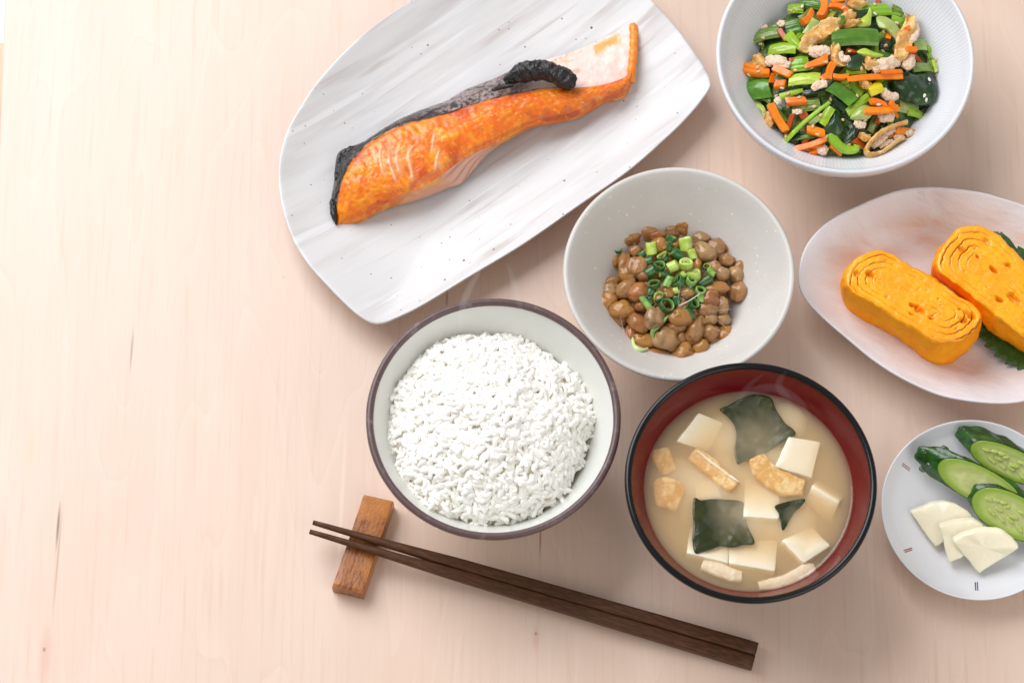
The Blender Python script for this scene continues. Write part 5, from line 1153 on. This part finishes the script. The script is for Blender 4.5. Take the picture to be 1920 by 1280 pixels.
K(775, 120, 800, 10, 66, 3.5, 'broad carrot piece at the far edge beside the yellow green leaf bit', 0.1, 0.15)
K(830, 48, 960, 82, 46, 4, 'arched carrot strip at the far edge', -0.16, 0.1)
K(848, 22, 935, 2, 40, 3, 'carrot strip end just at the far edge', 0.0, 0.1)
K(1345, 335, 1415, 335, 46, 6, 'short orange carrot bit stuck to the long fried tofu', 0.0, 0.05)
K(1300, 290, 1335, 235, 38, 2, 'carrot bit behind the long fried tofu', 0.0, 0.1)
K(1345, 200, 1370, 180, 32, 6.5, 'tiny orange fleck near the top of the long fried tofu', 0.0, 0.1)
K(500, 205, 550, 275, 40, 1, 'brownish carrot sliver beside the olive green stalk', 0.0, 0.1, car_d)
K(1000, 935, 1060, 985, 58, -1, 'dark red carrot bit in the shade by the fried tofu loop', 0.0, 0.1, car_d)
K(1530, 450, 1570, 500, 26, 0, 'small carrot tip at the edge, three o clock', 0.0, 0.2)
K(1150, 830, 1180, 770, 42, 0, 'brown carrot bit between crumb and olive sliver', 0.0, 0.1, car_d)
K(950, 350, 1000, 350, 40, 0.5, 'dark red carrot bit inside the hooked fried tofu', 0.0, 0.1, car_d)
K(1390, 370, 1440, 420, 40, -1, 'brown carrot bit behind the long fried tofu by the wall', 0.0, 0.1, car_d)
K(570, 410, 620, 400, 34, 1, 'small brownish carrot bit beside the white crumb pile', 0.0, 0.1, car_d)
T = lump
T([(660, 345), (700, 270), (780, 215), (860, 165), (920, 140)], 88, 4, 'gold', 'long tan fried tofu strip across the upper left of the salad')
T([(920, 145), (960, 110), (998, 85)], 62, 4.5, 'gold', 'flat golden fried tofu corner at the end of the long tan strip')
T([(940, 180), (1000, 155), (1045, 140)], 40, 3, 'gold', 'narrow golden strip beside the yellow green leaf')
T([(700, 345), (760, 345), (840, 335)], 74, 5, 'white', 'white crumbly tofu piece above the flat carrot wedge')
T([(880, 290), (872, 350), (900, 410), (960, 420)], 58, 4.5, 'gold', 'hooked fried tofu piece beside the dark square leaf bit')
T([(905, 350), (930, 390), (975, 385)], 44, 5.5, 'white', 'white crumb inside the hook of fried tofu')
T([(1065, 400), (1105, 425), (1155, 415)], 62, 4.5, 'gold', 'small golden fried tofu flap below the yellow green wedge')
T([(1378, 105), (1370, 190), (1335, 270), (1320, 350), (1280, 400)], 84, 4.5, 'gold', 'long upright fried tofu piece at two o clock')
T([(1415, 160), (1405, 230), (1380, 280)], 46, 5, 'white', 'white crumbly edge of the long upright fried tofu')
T([(1125, 465), (1200, 430), (1300, 410)], 84, 4, 'white', 'pale crumb ridge along the longest carrot strip')
T([(1335, 455), (1365, 420), (1385, 370)], 70, 3.5, 'white', 'white crumb at the foot of the long upright fried tofu')
T([(412, 410), (480, 405), (570, 440)], 70, 3, 'white', 'white crumb pile above the bright orange carrot strip')
T([(320, 400), (370, 410), (425, 440)], 62, 1.5, 'gold', 'brownish fried tofu bit at the edge above the red orange pair')
T([(720, 595), (770, 565), (822, 560)], 52, 4.5, 'white', 'white crumb between the light stalk and the streaked stalk')
T([(1035, 565), (1070, 560), (1112, 580)], 52, 2, 'gold', 'small tan fried tofu bit beside the yellow stem')
T([(1190, 600), (1230, 640), (1295, 640)], 62, 2.5, 'white', 'ragged pinkish crumb above the carrot trio')
T([(1165, 790), (1215, 775), (1265, 790)], 70, 2, 'white', 'stringy white crumb above the fried tofu loop')
T([(400, 790), (435, 800), (470, 820)], 78, -.5, 'gold', 'golden fried tofu bit at the edge, eight o clock')
T([(755, 985), (790, 1000), (822, 1015)], 62, 0.5, 'white', 'white crumb at the very front edge')
T([(1000, 815), (1035, 825), (1075, 840)], 56, 1.5, 'white', 'flat white crumb in front of the dark pointed leaf')
T([(1030, 905), (1070, 912), (1110, 915)], 42, 1.5, 'gold', 'small golden flake to the left of the fried tofu loop')
T([(950, 12), (1010, 25), (1080, 12)], 50, 4, 'gold', 'golden crumb at the far edge beside the wide stalk')
T([(490, 150), (515, 158), (540, 165)], 40, 1, 'white', 'small crumb against the wall at ten o clock')
T([(380, 190), (405, 185), (425, 178)], 36, 0, 'white', 'small blurred crumb against the wall above the olive stalk')
T([(590, 740), (620, 745), (655, 738)], 34, 2.5, 'white', 'little white crumb on the washed out stalk')
T([(470, 675), (492, 672), (518, 680)], 40, 3, 'white', 'little white crumb above the leaning carrot strip')
# hollow slice of fried tofu: golden skin round a crumbly core
loop_root = thing('fried_tofu_piece', 'hollow fried tofu loop with crumbly core at five o clock', 'fried tofu', on_s(1160, 940, 0), 'fried tofu pieces in the salad')
pts = [on_s(x, y, 1.5) for x, y in cr([(1355., 815), (1270, 840), (1180, 885), (1110, 950), (1080, 1010), (1110, 1035), (1170, 1028), (1230, 990), (1290, 940), (1340, 925)], 7, False)]; n = len(pts); loops = []
for i, p in enumerate(pts):
    d, s, u = frame_of(pts[min(i+1, n-1)]-pts[max(i-1, 0)]); e = 0.7+0.3*math.sin(math.pi*i/(n-1)); lp_ = []
    for j in range(18):
        a_ = 2*math.pi*j/18; g = p+s*(13*KS*1.25*e*math.cos(a_))+Vector((0, 0, 0.0032*e*math.sin(a_))); g += Vector((nz(g, 600, 1), nz(g, 600, 2), nz(g, 600, 3)))*0.0004; lp_.append(g)
    loops.append(lp_)
V, F = loft(loops); fixnorm(obj('fried_skin', V, F, gold_m, loop_root))
for path, w_ in (([(1120, 985), (1165, 940), (1215, 900)], 46), ([(1200, 900), (1240, 880), (1290, 860)], 34), ([(1170, 985), (1215, 960), (1260, 935)], 34), ([(1265, 925), (1300, 910), (1330, 905)], 40)):
    o = lump(path, w_, 0.3, 'white', 'x'); loc = Vector(o.location); o.name = 'crumb_core'
    for p_ in ('label', 'category', 'group'): del o[p_]
    o.parent = loop_root; o.location = loc-Vector(loop_root.location)
T([(1350, 905), (1370, 885), (1392, 900)], 44, 1.0, 'white', 'white crumb lying on the carrot strip at five o clock')
# scraps half buried between the larger pieces
made = []; random.seed(31)
for i in range(58):
    a_ = random.uniform(0, 6.283); rr = 620*math.sqrt(random.random()); x, y = 930+rr*math.cos(a_), 480+rr*math.sin(a_)*0.93
    if y < 5: continue
    an = random.uniform(0, 6.283); ln = random.uniform(70, 150); c = random.choice(('green', 'green', 'bright', 'olive', 'dark', 'light'))
    dx, dy = x-930, y-480; ring = 'near the middle' if rr < 240 else ('halfway out' if rr < 440 else 'at the edge')
    args = (x-ln/2*math.cos(an), y-ln/2*math.sin(an), x+ln/2*math.cos(an), y+ln/2*math.sin(an), random.uniform(36, 76))
    if i % 5 == 4: o = carrot(*args[:4], random.uniform(26, 44), -1.6, f"carrot sliver half buried {ring} of the salad, {clock(dx, dy)} o'clock", 0.05, 0.2, car_d if i % 2 else None)
    else: o = stalk(*args, c, -1.9, f"{WHO[c]} scrap half buried {ring} of the salad, {clock(dx, dy)} o'clock", random.uniform(0.45, 0.9), bend=random.uniform(-.1, .1), tip=random.uniform(0, .4))
    made.append((o, rr))
uniq(made)
# sesame
ses = M('sesame', (0.68, 0.45, 0.22), 0.35, 0.3, (1, 0.7, 0.4), 0.001, layers=((900, (0.76, 0.58, 0.36), 0.45, 0.65),), var=0.12)
ses_w = M('white_sesame', (0.82, 0.74, 0.62), 0.4, 0.3)
V0, F0 = ellips(10, 8); V0 = [Vector((v.x*0.00118, v.y*0.00074*(1-0.35*v.x), v.z*0.00045)) for v in V0]
smesh = []
for mt_ in (ses, ses_w):
    me = bpy.data.meshes.new('sesame_seed'); me.from_pydata(V0, [], F0); me.polygons.foreach_set('use_smooth', [True]*len(me.polygons)); me.materials.append(mt_); smesh.append(me)
SEED = [(395, 255), (392, 322), (360, 450), (302, 500), (610, 470), (812, 415), (716, 452), (562, 625), (634, 652), (660, 640), (736, 712), (557, 712), (726, 845), (757, 893), (547, 912), (815, 912), (845, 662), (780, 768), (966, 965), (1198, 215), (1210, 305), (1265, 335), (1190, 342), (1138, 32), (1550, 402), (1500, 532, 1), (1468, 640, 1), (1480, 668, 1), (1285, 155, 1), (972, 345), (1050, 458), (1358, 478), (1020, 640), (402, 742), (656, 45, 1), (582, 75), (622, 740, 1), (482, 640, 1), (497, 672, 1), (1162, 695, 1), (365, 480), (520, 585, 1), (1075, 800), (925, 800), (1548, 505), (1160, 465), (930, 55), (1140, 95, 1)]
deps = bpy.context.evaluated_depsgraph_get(); deps.update()
made = []; random.seed(9)
for q in SEED:
    px, py = s3(q[0], q[1]); d = (U(px, py, 20)-CAM).normalized()
    hit, loc, nrm, _, ho, _ = sc.ray_cast(deps, CAM+d*0.5, d)
    if not hit: continue
    o = bpy.data.objects.new('sesame_seed', smesh[1 if len(q) > 2 else 0]); COL.objects.link(o)
    o.rotation_euler = (Vector((0, 0, 1)).rotation_difference(nrm if nrm.z > 0 else -nrm) @ Matrix.Rotation(random.uniform(0, 6.28), 4, 'Z').to_quaternion()).to_euler()
    o.location = loc+nrm*0.0003
    dx, dy = q[0]-930, q[1]-480; rr = math.hypot(dx, dy); host = ho
    while host.parent: host = host.parent
    on_ = host.get('category', 'greens'); on_ = {'carrot': 'carrot', 'greens': 'green piece', 'fried tofu': 'fried tofu', 'bowl': 'bowl wall'}.get(on_, 'salad')
    ring = 'near the middle' if rr < 240 else ('halfway out' if rr < 440 else 'at the edge')
    tag(o, f"{'white' if len(q) > 2 else 'tan'} sesame seed stuck to {on_} {ring} of the salad, {clock(dx, dy)} o'clock", 'sesame seed', 'sesame seeds on the salad')
    made.append((o, rr))
uniq(made)

# ------------------------------------------------------------------ thin steam over the hot bowls
def steam(path, rad, dens):
    m, nt, b = new_mat('steam'); nt.nodes.remove(b)
    v = N(nt, 'ShaderNodeVolumeScatter', Color=(1, 1, 1, 1), Density=dens); L(nt, v.outputs[0], nt.nodes['Material Output'].inputs['Volume'])
    q = cr(path, 10, False); pts = [U(x, y, z) for x, y, z in q]; n = len(pts)
    V, F = tube(pts, [rad*(0.15+math.sin(math.pi*(i+0.5)/n))/1000 for i in range(n)], 16)
    return tag(fixnorm(obj('steam', V, F, m)), kind='stuff')
steam([(862, 650, 66.), (864, 600, 72), (872, 560, 80), (892, 520, 90), (912, 480, 100)], 1.6, 22.0)
steam([(985, 610, 66.), (972, 560, 74), (960, 520, 84), (950, 490, 94)], 1.4, 18.0)
steam([(1372, 770, 62.), (1400, 738, 70), (1450, 728, 76), (1498, 752, 80), (1525, 800, 84)], 2.0, 9.0)
steam([(1390, 800, 60.), (1378, 765, 66), (1400, 728, 72), (1432, 700, 80)], 1.5, 9.0)
steam([(1470, 790, 62.), (1480, 755, 70), (1460, 722, 78), (1475, 695, 86)], 1.8, 8.0)
